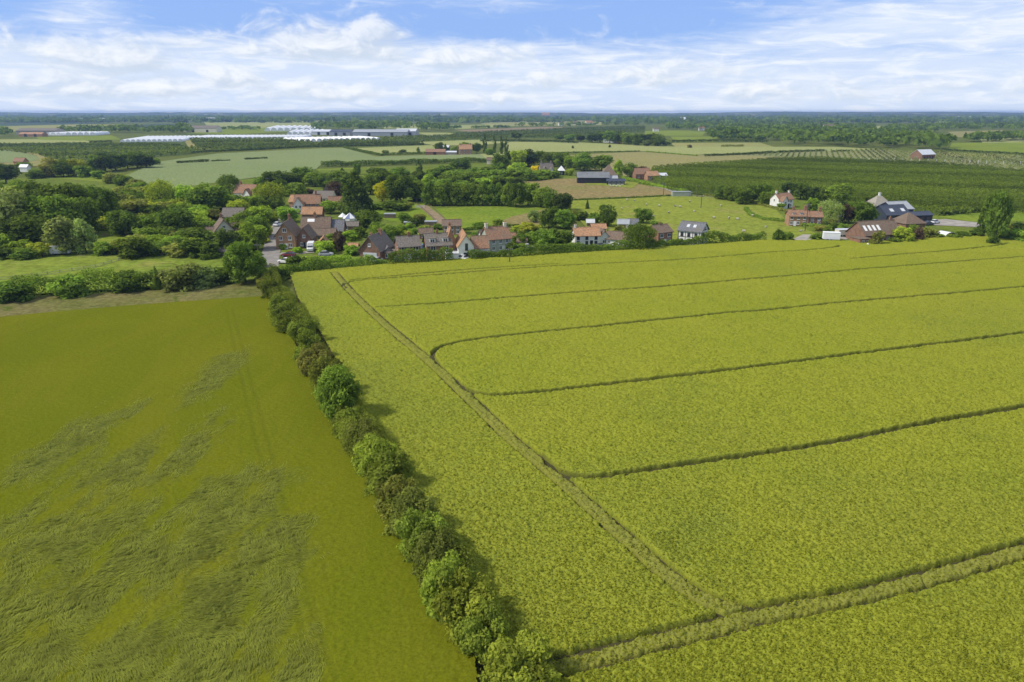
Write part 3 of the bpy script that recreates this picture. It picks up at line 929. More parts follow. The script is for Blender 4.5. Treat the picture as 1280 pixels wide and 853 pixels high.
def crown_mesh(seed, kind, n, size):
    """crown in a unit box: height 1, width about 1; z = 0 is the ground"""
    rng = np.random.default_rng(seed)
    C = []                                       # lobes: centre, radius
    if kind == 'broadleaf':
        zc, rz, rx = rng.uniform(0.50, 0.55), rng.uniform(0.40, 0.44), rng.uniform(0.36, 0.42)
        k = int(rng.integers(30, 42))
        lean = rng.normal(0, 0.05, 2)
        for i in range(k):
            th = i * 2.39996 + rng.uniform(-.4, .4)
            zz = 1 - 1.9 * (i + 0.5) / k
            rr = math.sqrt(max(0, 1 - zz * zz)) ** 0.8
            q = rng.uniform(0.55, 0.98)
            C.append((rr * math.cos(th) * rx * q + lean[0] * zz, rr * math.sin(th) * rx * q + lean[1] * zz, zc + zz * rz * q, rng.uniform(0.07, 0.16)))
        C.append((0, 0, zc, 0.24))
    elif kind == 'tall':
        for i in range(22):
            h = i / 21
            w = 0.34 * math.sin(math.pi * min(1, 0.16 + 0.84 * h) ** 0.8) + 0.05
            th = rng.uniform(0, 6.28)
            C.append((w * math.cos(th) * rng.uniform(.3, 1), w * math.sin(th) * rng.uniform(.3, 1), 0.16 + 0.74 * h, rng.uniform(0.09, 0.16)))
    elif kind == 'conifer':
        for i in range(46):
            h = (i / 45) ** 0.9
            w = 0.42 * (1 - h) ** 0.8 + 0.02
            th = i * 2.39996
            C.append((w * math.cos(th) * rng.uniform(.55, 1), w * math.sin(th) * rng.uniform(.55, 1), 0.10 + 0.84 * h, 0.045 + 0.10 * (1 - h) * rng.uniform(.7, 1.2)))
    elif kind == 'poplar':
        for i in range(26):
            h = i / 25
            w = 0.26 * math.sin(math.pi * (0.12 + 0.86 * h)) ** 0.7
            th = rng.uniform(0, 6.28)
            C.append((w * math.cos(th), w * math.sin(th), 0.08 + 0.84 * h, rng.uniform(0.12, 0.2) * (1 - 0.5 * h)))
    elif kind == 'willow':
        for i in range(20):
            th = i * 2.39996
            q = math.sqrt((i + .5) / 20) * 0.36
            C.append((q * math.cos(th), q * math.sin(th), 0.82 - 1.5 * q * q + rng.uniform(-.05, .05), rng.uniform(0.11, 0.17)))
    elif kind == 'bush':
        for i in range(34):
            th = i * 2.39996
            q = math.sqrt((i + .5) / 34) * 0.40
            C.append((q * math.cos(th), q * math.sin(th), rng.uniform(0.12, 0.82) - 1.2 * q * q * rng.uniform(.3, 1), rng.uniform(0.08, 0.19)))
    C = np.array(C)
    w = C[:, 3] ** 2
    pick = rng.choice(len(C), n, p=w / w.sum())
    d = sphere_dirs(rng, n)
    d[:, 2] = np.where(rng.random(n) < 0.35, np.abs(d[:, 2]), d[:, 2])
    r = C[pick, 3] * (1 - 0.5 * rng.random(n) ** 2.0)
    q_ = d * 2.6 + C[pick, :3] * 23.0
    r = r * (0.72 + 0.75 * vnoise(q_[:, 0] + q_[:, 2] * .7, q_[:, 1] - q_[:, 2] * .6, seed))
    r = np.where(rng.random(n) < 0.05, r * rng.uniform(1.1, 1.45, n), r)
    sq = np.ones(3)
    if kind == 'poplar':
        sq = np.array([0.8, 0.8, 0.7])
    if kind == 'conifer':
        sq = np.array([1.15, 1.15, 0.7])
    p = C[pick, :3] + d * r[:, None] * sq
    nr = d + np.array([0, 0, 0.45])
    tone = np.clip(0.5 + 0.27 * rng.normal(0, 1, len(C))[pick] + 0.18 * rng.normal(0, 1, n), 0, 1)
    droop = 0.0
    if kind == 'willow':
        m_ = int(n * 0.45)
        th = rng.uniform(0, 6.28, m_)
        rad = 0.30 + 0.20 * rng.random(m_)
        strand = np.floor(th * 6.5) / 6.5
        zz = rng.uniform(0.08, 0.80, m_) ** 0.9 * (1.05 - 0.9 * (rad - 0.3))
        p[:m_] = np.stack([rad * np.cos(strand + rng.normal(0, .035, m_)), rad * np.sin(strand + rng.normal(0, .035, m_)), zz], 1)
        d[:m_] = np.stack([np.cos(th), np.sin(th), 0 * th + .3], 1)
        nr = d
        droop = 0.8
    keep = p[:, 2] > 0.005
    p, nr, tone = p[keep], nr[keep], tone[keep]
    V, F = cards(rng, p, nr, size, droop)
    hi = np.percentile(V[:, 2], 99.7)
    V[:, 2] *= 1.0 / hi
    wd = (np.percentile(V[:, 0], 99.3) - np.percentile(V[:, 0], .7) + np.percentile(V[:, 1], 99.3) - np.percentile(V[:, 1], .7)) / 2
    V[:, :2] /= wd
    return finish_leaves(kind + '_crown', V, F, tone)


def trunk_mesh(seed, kind):
    rng = np.random.default_rng(seed)
    b = MB()
    top = {'broadleaf': .5, 'tall': .7, 'conifer': .9, 'poplar': .85, 'willow': .5, 'bush': .3}[kind]
    r0 = {'bush': .03}.get(kind, .034)
    pts = [Vector((0, 0, -0.01))]
    for i in range(1, 5):
        pts.append(Vector((rng.normal(0, .012), rng.normal(0, .012), top * i / 4)))
    for i in range(4):
        b.tube(pts[i], pts[i + 1], r0 * (1 - .2 * i) * (1.35 if i == 0 else 1), r0 * (1 - .2 * (i + 1)), 7, False)
    if kind not in ('conifer', 'poplar'):
        for i in range(6):
            th = i * 1.05 + rng.uniform(-.3, .3)
            s = pts[2] + (pts[4] - pts[2]) * rng.random()
            b.tube(s, s + Vector((math.cos(th) * .27, math.sin(th) * .27, rng.uniform(.12, .3))), r0 * .5, r0 * .15, 5, False)
    me = b.build('tmp', M['bark'])
    m_ = me.data
    bpy.data.objects.remove(me)
    return m_


CROWNS, TRUNKS = {}, {}
_spec = {'broadleaf': (7, 4200, .062), 'tall': (3, 3600, .058), 'conifer': (2, 4200, .050), 'poplar': (2, 2400, .06), 'willow': (2, 4200, .055), 'bush': (6, 2600, .095)}
for k, (nv, n, sz) in _spec.items():
    CROWNS[k] = [crown_mesh(100 + 17 * i + len(k) * 7, k, n, sz) for i in range(nv)]
    TRUNKS[k] = [trunk_mesh(300 + 11 * i, k) for i in range(2)]
CROWNS['near_bush'] = [crown_mesh(900 + 13 * i, 'bush', 11000, .048) for i in range(5)]
CROWNS['near_tree'] = [crown_mesh(950, 'broadleaf', 12000, .040), crown_mesh(957, 'broadleaf', 12000, .040)]
TRUNKS['near_bush'], TRUNKS['near_tree'] = TRUNKS['bush'], TRUNKS['broadleaf']
CROWNS['far'] = [crown_mesh(1200 + 7 * i, 'broadleaf', 750, .12) for i in range(4)]
TRUNKS['far'] = TRUNKS['broadleaf']

LEAF = {'dark': (0.128, 0.200, 0.033), 'mid': (0.200, 0.303, 0.044), 'bright': (0.294, 0.434, 0.051), 'pale': (0.303, 0.369, 0.115),
        'yellow': (0.773, 0.681, 0.036), 'lime': (0.434, 0.497, 0.056), 'olive': (0.276, 0.292, 0.067), 'purple': (0.128, 0.077, 0.067),
        'deep': (0.077, 0.123, 0.031), 'grey': (0.243, 0.288, 0.077), 'brown': (0.243, 0.218, 0.079)}
SHADE = {'dark': 'dark green', 'mid': 'green', 'bright': 'bright green', 'pale': 'pale grey-green', 'yellow': 'golden yellow', 'lime': 'yellow-green',
         'olive': 'olive green', 'purple': 'dark purple-leaved', 'deep': 'blackish green', 'grey': 'silvery grey-green', 'brown': 'brownish'}
KIND = {'broadleaf': ('broadleaf_tree', 'tree', 'broad-crowned tree'), 'tall': ('broadleaf_tree', 'tree', 'upright tree'), 'conifer': ('conifer_tree', 'tree', 'conifer'),
        'poplar': ('poplar_tree', 'tree', 'narrow columnar tree'), 'willow': ('willow_tree', 'tree', 'weeping tree'), 'bush': ('garden_bush', 'bush', 'rounded bush'),
        'near_bush': ('hedge_bush', 'bush', 'bush'), 'near_tree': ('broadleaf_tree', 'tree', 'round-crowned tree'), 'far': ('broadleaf_tree', 'tree', 'distant tree')}
PLANTED = []
_rt = random.Random(5)


def plant(loc, h, w, kind, colour, jitter=True):
    nm, cat, _ = KIND[kind]
    r = empty(nm, loc, _rt.uniform(0, 6.28))
    r.scale = (w, w, h)
    tr = obj('trunk', _rt.choice(TRUNKS[kind]), None, r)
    cr = obj('crown', _rt.choice(CROWNS[kind]), None, r)
    c = LEAF[colour]
    j = _rt.uniform(0.78, 1.22) if jitter else 1.0
    cr.color = (c[0] * j * _rt.uniform(.92, 1.08), c[1] * j, c[2] * j, 1)
    r['category'] = cat
    return r


ORD = ['first', 'second', 'third', 'fourth', 'fifth', 'sixth', 'seventh', 'eighth', 'ninth', 'tenth', 'eleventh', 'twelfth', 'thirteenth', 'fourteenth',
       'fifteenth', 'sixteenth', 'seventeenth', 'eighteenth', 'nineteenth', 'twentieth']


def cluster(place, group, rows):
    """rows of (pixel x, pixel row of the foot, pixel row of the top, crown width in pixels, kind, colour[, own label])"""
    made = []
    for row in rows:
        px, base, top, wpx, kind, colour = row[:6]
        p = at(px, base)
        h = max(1.2, height_at(p, top))
        w = max(1.0, wpx * mpp(px, base))
        o = plant(p, h, w, kind, colour)
        o['group'] = group
        if len(row) > 6:
            o['label'] = row[6]
        else:
            made.append((px, o, colour, kind, h))
    by = {}
    for m_ in made:
        by.setdefault((m_[2], m_[3]), []).append(m_)
    for (colour, kind), lst in by.items():
        lst.sort(key=lambda q: q[0])
        k = KIND[kind][2]
        for i, (px, o, c, kk, h) in enumerate(lst):
            n = len(lst)
            if n == 1:
                o['label'] = f"the one {SHADE[colour]} {k} {place}"
            elif n == 2:
                o['label'] = f"{('left', 'right')[i]} of two {SHADE[colour]} {k}s {place}"
            elif i in (0, n - 1):
                o['label'] = f"{'leftmost' if i == 0 else 'rightmost'} {SHADE[colour]} {k} {place}"
            else:
                o['label'] = f"{ORD[i] if i < len(ORD) else str(i + 1) + 'th'} {SHADE[colour]} {k} from the left {place}"
    return made


B, T, CN, PO, W, BU = 'broadleaf', 'tall', 'conifer', 'poplar', 'willow', 'bush'
cluster('in the dense wood at the left edge', 'trees of the dense wood at the left edge', [
    (8, 305, 236, 62, B, 'pale'), (40, 288, 228, 46, B, 'dark'), (66, 288, 231, 46, B, 'dark'), (92, 285, 230, 44, B, 'dark'), (113, 282, 232, 40, B, 'dark'),
    (134, 284, 236, 34, B, 'dark'), (28, 270, 226, 36, B, 'mid'), (60, 300, 246, 50, B, 'mid'), (86, 298, 244, 46, B, 'mid'), (108, 294, 248, 40, B, 'mid'),
    (38, 312, 270, 58, B, 'dark'), (20, 300, 250, 40, B, 'olive'), (-20, 305, 240, 60, B, 'mid'), (-15, 280, 228, 50, B, 'dark')])
cluster('behind the meadow with the white van', 'trees and bushes behind the van meadow', [
    (82, 319, 271, 42, T, 'pale', 'tall pale grey-green tree standing just right of the white van in the meadow'),
    (108, 318, 274, 25, T, 'pale', 'slender pale green tree right of the taller pale tree by the van'),
    (10, 316, 291, 28, BU, 'bright'), (50, 322, 303, 24, BU, 'lime'), (28, 320, 300, 26, BU, 'bright'), (6, 324, 308, 36, BU, 'dark'), (34, 325, 311, 28, BU, 'mid'),
    (60, 312, 295, 22, BU, 'lime'), (132, 320, 302, 24, BU, 'mid'), (148, 318, 302, 22, BU, 'olive'), (171, 323, 297, 40, BU, 'dark', 'big dark green bush between the open lawn and the meadow'),
    (196, 320, 303, 28, BU, 'dark'), (224, 322, 305, 30, BU, 'olive'), (246, 322, 299, 34, BU, 'dark'), (262, 324, 304, 28, BU, 'dark'), (212, 314, 300, 26, BU, 'bright'),
    (288, 318, 286, 34, B, 'deep'), (268, 306, 290, 26, BU, 'mid'), (245, 308, 285, 38, B, 'dark'), (186, 306, 284, 28, BU, 'mid'), (205, 302, 284, 26, BU, 'dark'), (228, 300, 287, 24, BU, 'mid')])
cluster('between the dense wood and the village gardens', 'trees between the wood and the village gardens', [
    (155, 296, 264, 36, B, 'dark'), (190, 294, 268, 36, B, 'mid'), (222, 296, 261, 46, B, 'dark'), (165, 272, 249, 42, BU, 'olive'), (192, 272, 256, 28, BU, 'dark'), (209, 270, 253, 26, BU, 'olive'),
    (228, 272, 254, 26, B, 'mid'), (176, 284, 268, 26, BU, 'olive'), (130, 288, 272, 30, BU, 'lime'), (140, 278, 262, 26, BU, 'mid'), (158, 262, 243, 30, BU, 'olive'),
    (203, 258, 225, 34, W, 'lime', 'yellow-green weeping tree standing tall at the edge of the big pale wheat field'),
    (228, 260, 237, 24, B, 'dark'), (240, 262, 231, 28, B, 'bright'), (262, 266, 230, 46, B, 'mid'), (280, 262, 243, 26, B, 'mid'),
    (288, 247, 218, 28, W, 'mid', 'rounded weeping tree just left of the white house with the red roof'),
    (250, 276, 258, 24, BU, 'bright'), (266, 278, 262, 22, BU, 'olive'), (248, 290, 270, 26, B, 'bright'), (262, 292, 276, 22, BU, 'mid'), (184, 248, 232, 22, BU, 'olive'), (172, 244, 228, 22, BU, 'mid')])
cluster('on the village lane near the gabled house', 'trees along the village lane', [
    (307, 355, 302, 45, 'near_tree', 'mid', 'big round-crowned solitary tree where the lane meets the fields'),
    (316, 314, 278, 34, B, 'bright', 'tall bright tree left of the lane behind the solitary tree'),
    (322, 300, 270, 30, B, 'mid'), (308, 292, 264, 32, B, 'mid'), (325, 282, 258, 30, B, 'bright'), (300, 270, 250, 26, B, 'lime'), (314, 266, 246, 28, B, 'mid'),
    (338, 260, 228, 38, W, 'lime', 'big yellow-green weeping tree near the top end of the village lane'),
    (362, 279, 258, 24, B, 'bright', 'round bright green tree right of the lane above the gabled brick house'),
    (372, 252, 229, 24, B, 'mid'), (332, 296, 278, 18, BU, 'lime'), (340, 278, 264, 16, BU, 'lime'), (346, 262, 246, 18, B, 'mid'), (352, 246, 224, 24, B, 'dark'),
    (374, 340, 320, 28, BU, 'dark'), (392, 339, 322, 24, BU, 'mid'), (352, 347, 331, 20, BU, 'mid'), (366, 322, 315, 9, BU, 'bright'),
    (300, 330, 318, 20, BU, 'mid'), (326, 335, 322, 14, BU, 'bright'), (294, 258, 244, 20, BU, 'olive')])
cluster('behind the top of the village', 'trees behind the top of the village', [
    (345, 236, 214, 30, B, 'dark'), (360, 234, 216, 28, B, 'dark'), (380, 232, 209, 24, B, 'dark'), (394, 234, 214, 24, B, 'mid'), (408, 236, 217, 24, B, 'mid'), (426, 240, 214, 30, B, 'dark'), (330, 236, 220, 24, B, 'mid'),
    (387, 250, 236, 13, B, 'purple', 'small dark purple tree beside the grey-roofed bungalow'),
    (420, 252, 227, 22, B, 'purple', 'large dark purple tree left of the blackish conifer'),
    (447, 272, 213, 46, CN, 'deep', 'huge blackish green conifer towering over the middle of the village'),
    (463, 244, 216, 26, B, 'dark'), (478, 242, 211, 34, B, 'dark'), (500, 254, 219, 38, B, 'dark'), (520, 252, 226, 28, B, 'mid'), (490, 240, 214, 28, B, 'mid'),
    (478, 253, 227, 19, B, 'yellow', 'bright golden yellow tree beside the orange-roofed shed'),
    (494, 264, 251, 30, BU, 'dark'), (474, 263, 254, 20, BU, 'mid'), (507, 263, 253, 20, BU, 'olive'), (413, 268, 251, 22, B, 'bright'), (432, 268, 252, 18, B, 'dark'),
    (460, 285, 264, 32, B, 'dark', 'dark round tree just right of the white marquee'), (480, 303, 282, 30, B, 'mid'), (496, 296, 284, 18, BU, 'mid'),
    (507, 280, 266, 15, B, 'dark'), (524, 281, 267, 17, B, 'olive'), (517, 284, 272, 14, BU, 'dark')])
cluster('in the row behind the middle paddock', 'row of trees behind the middle paddock', [
    (538, 258, 226, 22, T, 'dark'), (549, 258, 228, 20, T, 'mid'), (559, 258, 227, 20, T, 'dark'), (570, 258, 229, 19, T, 'dark'), (581, 258, 230, 19, T, 'mid'), (592, 258, 229, 19, T, 'dark'),
    (603, 258, 228, 19, T, 'mid'), (614, 258, 230, 18, T, 'dark'), (624, 258, 229, 18, T, 'dark'), (634, 259, 229, 18, T, 'mid'), (645, 260, 229, 20, B, 'dark'), (660, 258, 229, 26, B, 'mid'),
    (676, 260, 234, 22, B, 'mid'), (688, 262, 237, 20, B, 'mid'), (703, 264, 242, 26, B, 'deep', 'blackish round tree closing the right end of the paddock tree row')])
cluster('above the row of cottages', 'trees in the gardens above the cottages', [
    (686, 286, 259, 24, B, 'dark'), (704, 287, 262, 28, B, 'mid'), (667, 279, 263, 15, B, 'pale', 'small pale tree standing alone on the dry paddock grass'),
    (682, 312, 288, 32, B, 'mid'), (702, 312, 289, 28, B, 'dark'), (668, 306, 290, 22, BU, 'bright'), (655, 310, 294, 20, BU, 'mid'), (646, 302, 290, 18, BU, 'dark'), (662, 292, 278, 24, BU, 'lime'), (648, 314, 304, 18, BU, 'mid'),
    (759, 284, 257, 21, B, 'dark', 'dark round tree on a bare trunk behind the white cottage'), (753, 264, 256, 9, B, 'dark', 'tiny dark tree standing alone in the sheep pasture'),
    (734, 262, 250, 5, CN, 'deep', 'tiny blackish spire-shaped tree at the edge of the sheep pasture'),
    (804, 280, 261, 23, B, 'mid', 'round green tree behind the weeping tree beside the brick house'),
    (799, 313, 279, 40, W, 'mid', 'big green weeping tree between the white garage and the brick house'),
    (744, 282, 266, 16, BU, 'mid'), (728, 276, 264, 18, BU, 'dark'), (716, 274, 263, 16, BU, 'olive'), (820, 286, 276, 14, BU, 'mid'), (784, 298, 286, 14, BU, 'dark'), (773, 292, 282, 14, BU, 'olive')])
cluster('in the gardens of the cottage row', 'bushes in the gardens of the cottage row', [
    (425, 314, 290, 18, BU, 'purple', 'dark purple bush behind the small orange-roofed garage'), (408, 318, 301, 24, BU, 'bright'), (418, 304, 292, 18, BU, 'mid'), (436, 302, 288, 20, BU, 'bright'),
    (440, 320, 306, 20, BU, 'bright'), (452, 298, 284, 18, BU, 'dark'), (488, 312, 302, 12, BU, 'mid'), (372, 318, 309, 12, BU, 'bright'), (354, 313, 305, 10, BU, 'mid'), (598, 300, 288, 14, BU, 'dark'),
    (548, 288, 280, 14, BU, 'mid'), (530, 292, 282, 16, BU, 'olive'), (604, 316, 304, 14, BU, 'bright'), (640, 316, 303, 12, BU, 'dark'), (470, 290, 278, 16, BU, 'mid'), (600, 286, 278, 18, BU, 'mid'), (626, 284, 275, 18, BU, 'mid')])
cluster('around the grey gabled stone house', 'trees around the stone house and black barn', [
    (626, 212, 192, 22, B, 'mid'), (638, 208, 189, 18, B, 'dark'), (648, 209, 188, 20, B, 'lime'), (660, 208, 187, 24, B, 'deep'), (674, 206, 189, 20, B, 'dark'), (688, 208, 190, 24, B, 'dark'), (702, 210, 191, 22, B, 'mid'),
    (716, 212, 195, 20, B, 'mid'), (730, 214, 191, 28, B, 'mid'), (752, 214, 194, 26, B, 'mid'), (671, 218, 207, 13, BU, 'yellow', 'golden yellow bush beside the grey gabled stone house'), (712, 220, 211, 11, BU, 'lime', 'yellow-green bush left of the long black barn'),
    (773, 222, 200, 15, T, 'bright', 'bright green upright tree right of the long black barn'), (788, 222, 204, 19, B, 'mid', 'green tree left of the pink farm buildings'), (801, 222, 208, 12, B, 'purple'),
    (640, 224, 210, 22, BU, 'mid'), (656, 224, 211, 22, BU, 'mid'), (624, 226, 212, 22, BU, 'mid'), (608, 224, 212, 22, BU, 'dark'), (592, 222, 210, 22, BU, 'mid'), (694, 222, 213, 12, BU, 'dark'), (642, 216, 206, 16, BU, 'lime')])
cluster('along the hedgy lane above the paddock', 'bushes along the hedgy lane', [
    (428, 219, 210, 10, CN, 'dark'), (447, 219, 205, 9, B, 'dark'), (575, 212, 199, 26, B, 'dark'), (524, 218, 201, 8, PO, 'dark', 'dark columnar tree standing alone in the rough strip'),
    (545, 224, 212, 22, BU, 'mid'), (562, 226, 213, 24, BU, 'mid'), (580, 226, 214, 22, BU, 'dark'), (600, 230, 217, 24, BU, 'mid'), (622, 234, 220, 24, BU, 'mid'), (644, 234, 221, 22, BU, 'dark'), (560, 234, 219, 24, BU, 'dark'), (525, 228, 214, 24, BU, 'dark'),
    (500, 222, 209, 26, B, 'mid'), (472, 222, 210, 24, B, 'dark'), (512, 236, 222, 22, BU, 'mid')])
cluster('around the white farmhouse', 'trees around the white farmhouse', [
    (902, 250, 232, 20, B, 'dark'), (914, 252, 232, 20, B, 'dark'), (928, 256, 235, 24, B, 'mid'), (942, 254, 230, 20, B, 'dark'), (955, 252, 231, 18, B, 'mid'), (965, 254, 238, 13, BU, 'bright'),
    (956, 258, 240, 14, B, 'mid'), (985, 244, 228, 20, B, 'deep'), (1000, 250, 229, 22, B, 'dark'), (1016, 252, 234, 22, B, 'deep'), (1032, 254, 236, 20, B, 'dark'), (1047, 256, 230, 32, B, 'mid'),
    (1036, 280, 250, 30, W, 'pale', 'pale rounded weeping tree behind the long red brick house'), (1057, 280, 256, 17, B, 'purple', 'dark purple tree right of the long red brick house'),
    (1079, 282, 253, 28, B, 'dark'), (1068, 272, 250, 20, B, 'mid'), (1087, 256, 247, 12, B, 'deep'), (1014, 264, 248, 16, BU, 'bright'), (975, 262, 254, 12, BU, 'mid'), (1100, 276, 264, 14, BU, 'mid'),
    (1040, 284, 274, 12, BU, 'grey'), (1053, 290, 280, 12, BU, 'mid'), (1066, 290, 281, 12, BU, 'dark')])
cluster('in front of the skylit barn', 'bushes in front of the skylit barn', [
    (1128, 304, 284, 24, BU, 'lime', 'bright yellow-green bush in front of the skylit barn'), (1139, 296, 281, 12, BU, 'dark'), (1147, 303, 285, 12, BU, 'purple', 'purple-brown bush between two garden bushes by the barn'),
    (1162, 300, 285, 17, BU, 'olive'), (1095, 308, 289, 16, BU, 'olive'), (1118, 306, 298, 14, BU, 'dark'), (1174, 300, 292, 12, BU, 'mid'), (1192, 300, 293, 16, BU, 'mid'), (1208, 299, 293, 14, BU, 'dark'), (1110, 300, 292, 10, BU, 'brown'),
    (972, 303, 287, 14, BU, 'dark'), (985, 303, 290, 14, BU, 'mid'), (1020, 300, 292, 16, BU, 'mid')])
cluster('at the right edge beyond the rape field', 'trees at the right edge beyond the rape field', [
    (1229, 297, 241, 19, B, 'dark', 'left one of two tall dark trees at the far edge of the rape field'),
    (1243, 303, 239, 25, B, 'dark', 'right one of two tall dark trees at the far edge of the rape field'),
    (1256, 301, 288, 18, BU, 'mid'), (1274, 304, 287, 22, BU, 'mid'), (1272, 290, 278, 20, BU, 'deep'), (1290, 300, 282, 24, BU, 'dark'), (1222, 298, 286, 14, BU, 'dark'), (1258, 290, 281, 14, BU, 'olive'), (1240, 308, 294, 14, BU, 'dark')])
cluster('in the copse beyond the left wood', 'trees of the copses beyond the left wood', [
    (8, 230, 205, 34, B, 'deep'), (52, 222, 211, 24, BU, 'mid'), (68, 222, 197, 26, B, 'olive'), (80, 222, 199, 24, B, 'dark'), (96, 220, 199, 28, B, 'lime'), (108, 222, 207, 22, BU, 'mid'), (120, 215, 195, 22, B, 'dark'), (132, 215, 192, 24, B, 'deep'),
    (145, 213, 192, 24, B, 'deep'), (160, 211, 192, 22, B, 'dark'), (172, 210, 190, 24, B, 'dark'), (183, 210, 192, 22, B, 'deep'), (194, 206, 198, 12, BU, 'mid'), (126, 224, 213, 20, BU, 'mid'), (142, 230, 216, 22, BU, 'olive'),
    (156, 236, 220, 24, B, 'dark'), (170, 238, 224, 22, BU, 'olive'), (30, 212, 203, 16, BU, 'mid'), (45, 224, 213, 18, BU, 'dark')])
cluster('by the far brick farm', 'trees by the far brick farm', [
    (549, 190, 178, 11, B, 'dark'), (557, 191, 180, 7, CN, 'dark'), (570, 192, 183, 13, B, 'mid'), (583, 189, 178, 12, B, 'mid'), (596, 192, 179, 13, B, 'dark'), (606, 192, 167, 6, PO, 'dark'), (618, 192, 170, 5, PO, 'dark'),
    (627, 193, 170, 5, PO, 'dark'), (633, 193, 172, 5, PO, 'dark'), (523, 191, 184, 5, PO, 'mid'), (503, 191, 187, 9, BU, 'dark'), (482, 192, 188, 9, BU, 'dark'), (612, 194, 186, 12, BU, 'mid')])
cluster('in the round wood beyond the pale field', 'trees of the wood beyond the pale field', [
    (740, 178, 166, 16, B, 'dark'), (750, 178, 164, 18, B, 'dark'), (762, 179, 164, 18, B, 'mid'), (774, 180, 165, 18, B, 'dark'), (786, 181, 166, 18, B, 'mid'), (798, 182, 167, 18, B, 'dark'), (810, 182, 167, 18, B, 'deep'), (822, 183, 168, 18, B, 'dark'),
    (833, 183, 174, 13, B, 'pale'), (808, 183, 175, 10, B, 'pale'), (726, 177, 168, 12, B, 'dark'), (712, 177, 168, 13, B, 'mid'), (700, 176, 168, 13, B, 'dark'), (645, 174, 165, 13, B, 'dark'), (862, 185, 181, 6, BU, 'brown'), (716, 186, 182, 3, B, 'dark'), (762, 185, 181, 3, B, 'dark')])

# the hedgerow between the two crops: every bush on its own, near end first
HEDGE = [
    (655, 860, 792, 84, 'lime', 'big yellow-green bush at the nearest end of the long hedgerow, bottom of the photo'),
    (614, 822, 752, 60, 'mid', None), (588, 790, 715, 76, 'lime', None), (566, 765, 688, 62, 'bright', None), (556, 728, 655, 60, 'grey', 'grey-green bush with fading white blossom, below the yellow-green bush pair'),
    (536, 700, 632, 56, 'mid', None), (524, 668, 602, 66, 'grey', 'hawthorn bush speckled with white blossom halfway along the hedgerow'), (506, 645, 588, 56, 'olive', None),
    (496, 618, 556, 58, 'mid', None), (478, 594, 540, 52, 'bright', None), (462, 566, 520, 46, 'grey', 'pale grey-green bush just below the tallest tree of the hedgerow'),
    (446, 548, 505, 40, 'mid', None), (418, 498, 436, 40, 'olive', None), (404, 474, 424, 38, 'brown', 'brownish bush just above the tallest tree of the hedgerow'), (394, 452, 406, 36, 'mid', None),
    (388, 432, 393, 34, 'dark', None), (372, 418, 384, 38, 'mid', None), (366, 408, 372, 36, 'dark', None), (358, 392, 366, 22, 'mid', None), (346, 376, 345, 24, 'dark', 'round dark bush standing clear at the far end of the long hedgerow'),
    (344, 352, 334, 22, 'mid', None), (336, 362, 345, 16, 'olive', None)]
rows = []
k = 0
for px, base, top, wpx, col, lab in HEDGE:
    k += 1
    p = at(px - 7, base)
    o = plant(p, height_at(p, top) * 0.84, wpx * mpp(px, base) * 0.98, 'near_bush', col)
    cr = [c for c in o.children if c.name.startswith('crown')][0]
    cr.color = tuple(a * .5 + b * .5 for a, b in zip(cr.color[:3], (0.250, 0.275, 0.042))) + (1,)
    o['group'] = 'bushes of the hedgerow between the two crops'
    o['label'] = lab or f"{SHADE[col]} bush, number {k} of the long hedgerow counted from its near end"
t_ = at(426, 528)
o = plant(t_, height_at(t_, 450) * 0.86, 50 * mpp(432, 528), 'near_tree', 'mid')
o['group'], o['label'] = 'bushes of the hedgerow between the two crops', 'tallest round tree of the long hedgerow, rising above the bushes beside it'


def hedge_mesh(name, pts, w, h, size, dens, seed, lump=0.35):
    """leafy hedge along a line: uneven top and sides"""
    rng = np.random.default_rng(seed)
    V, F, Tn, off = [], [], [], 0
    for a, b in zip(pts[:-1], pts[1:]):
        d = b - a
        L = d.length
        n = max(8, int(L * (w + 2 * h) * dens * 2.3 / (size * size)))
        s = rng.random(n) * L
        th = rng.random(n) * math.pi
        u = d.normalized()
        side = np.array([-u.y, u.x])
        wx, wy = a.x + u.x * s, a.y + u.y * s
        lum = 1 + lump * 2 * (fbm(wx / (2.2 * w), wy / (2.2 * w), seed, 3) - 0.5)
        fill = 1 - 0.35 * rng.random(n) ** 2
        cs, sn = np.cos(th), np.sin(th)
        ox = np.sign(cs) * np.abs(cs) ** 0.6 * w / 2 * lum * fill
        oz = sn ** 0.6 * h * lum * fill
        pz = np.stack([wx + side[0] * ox, wy + side[1] * ox, oz], 1)
        nr = np.stack([side[0] * cs, side[1] * cs, sn + 0.2], 1)
        v, f = cards(rng, pz, nr, size)
        V.append(v); F.append(f + off); off += len(v)
        Tn.append(np.clip(0.5 + 0.7 * (fbm(wx / 3.0, wy / 3.0, seed + 3, 2) - 0.5) + 0.15 * rng.normal(0, 1, n), 0, 1))
    return finish_leaves(name, np.concatenate(V), np.concatenate(F), np.concatenate(Tn))


_hs = [40]
def hedge(label, pxs, wpx, hpx, colour, group=None, size=None, dens=1.15, lump=0.35):
    pts = [at(*p) for p in pxs]
    px, py = pxs[len(pxs) // 2]
    m1 = mpp(px, py)
    w, h = max(1.2, wpx * m1), max(1.0, hpx * m1)
    _hs[0] += 1
    o = obj('hedge', hedge_mesh('hedge', pts, w, h, size or max(0.22, 1.5 * m1), dens, _hs[0], lump))
    c = LEAF[colour]
    o.color = (*c, 1)
    return tag(o, label, 'hedge', group)


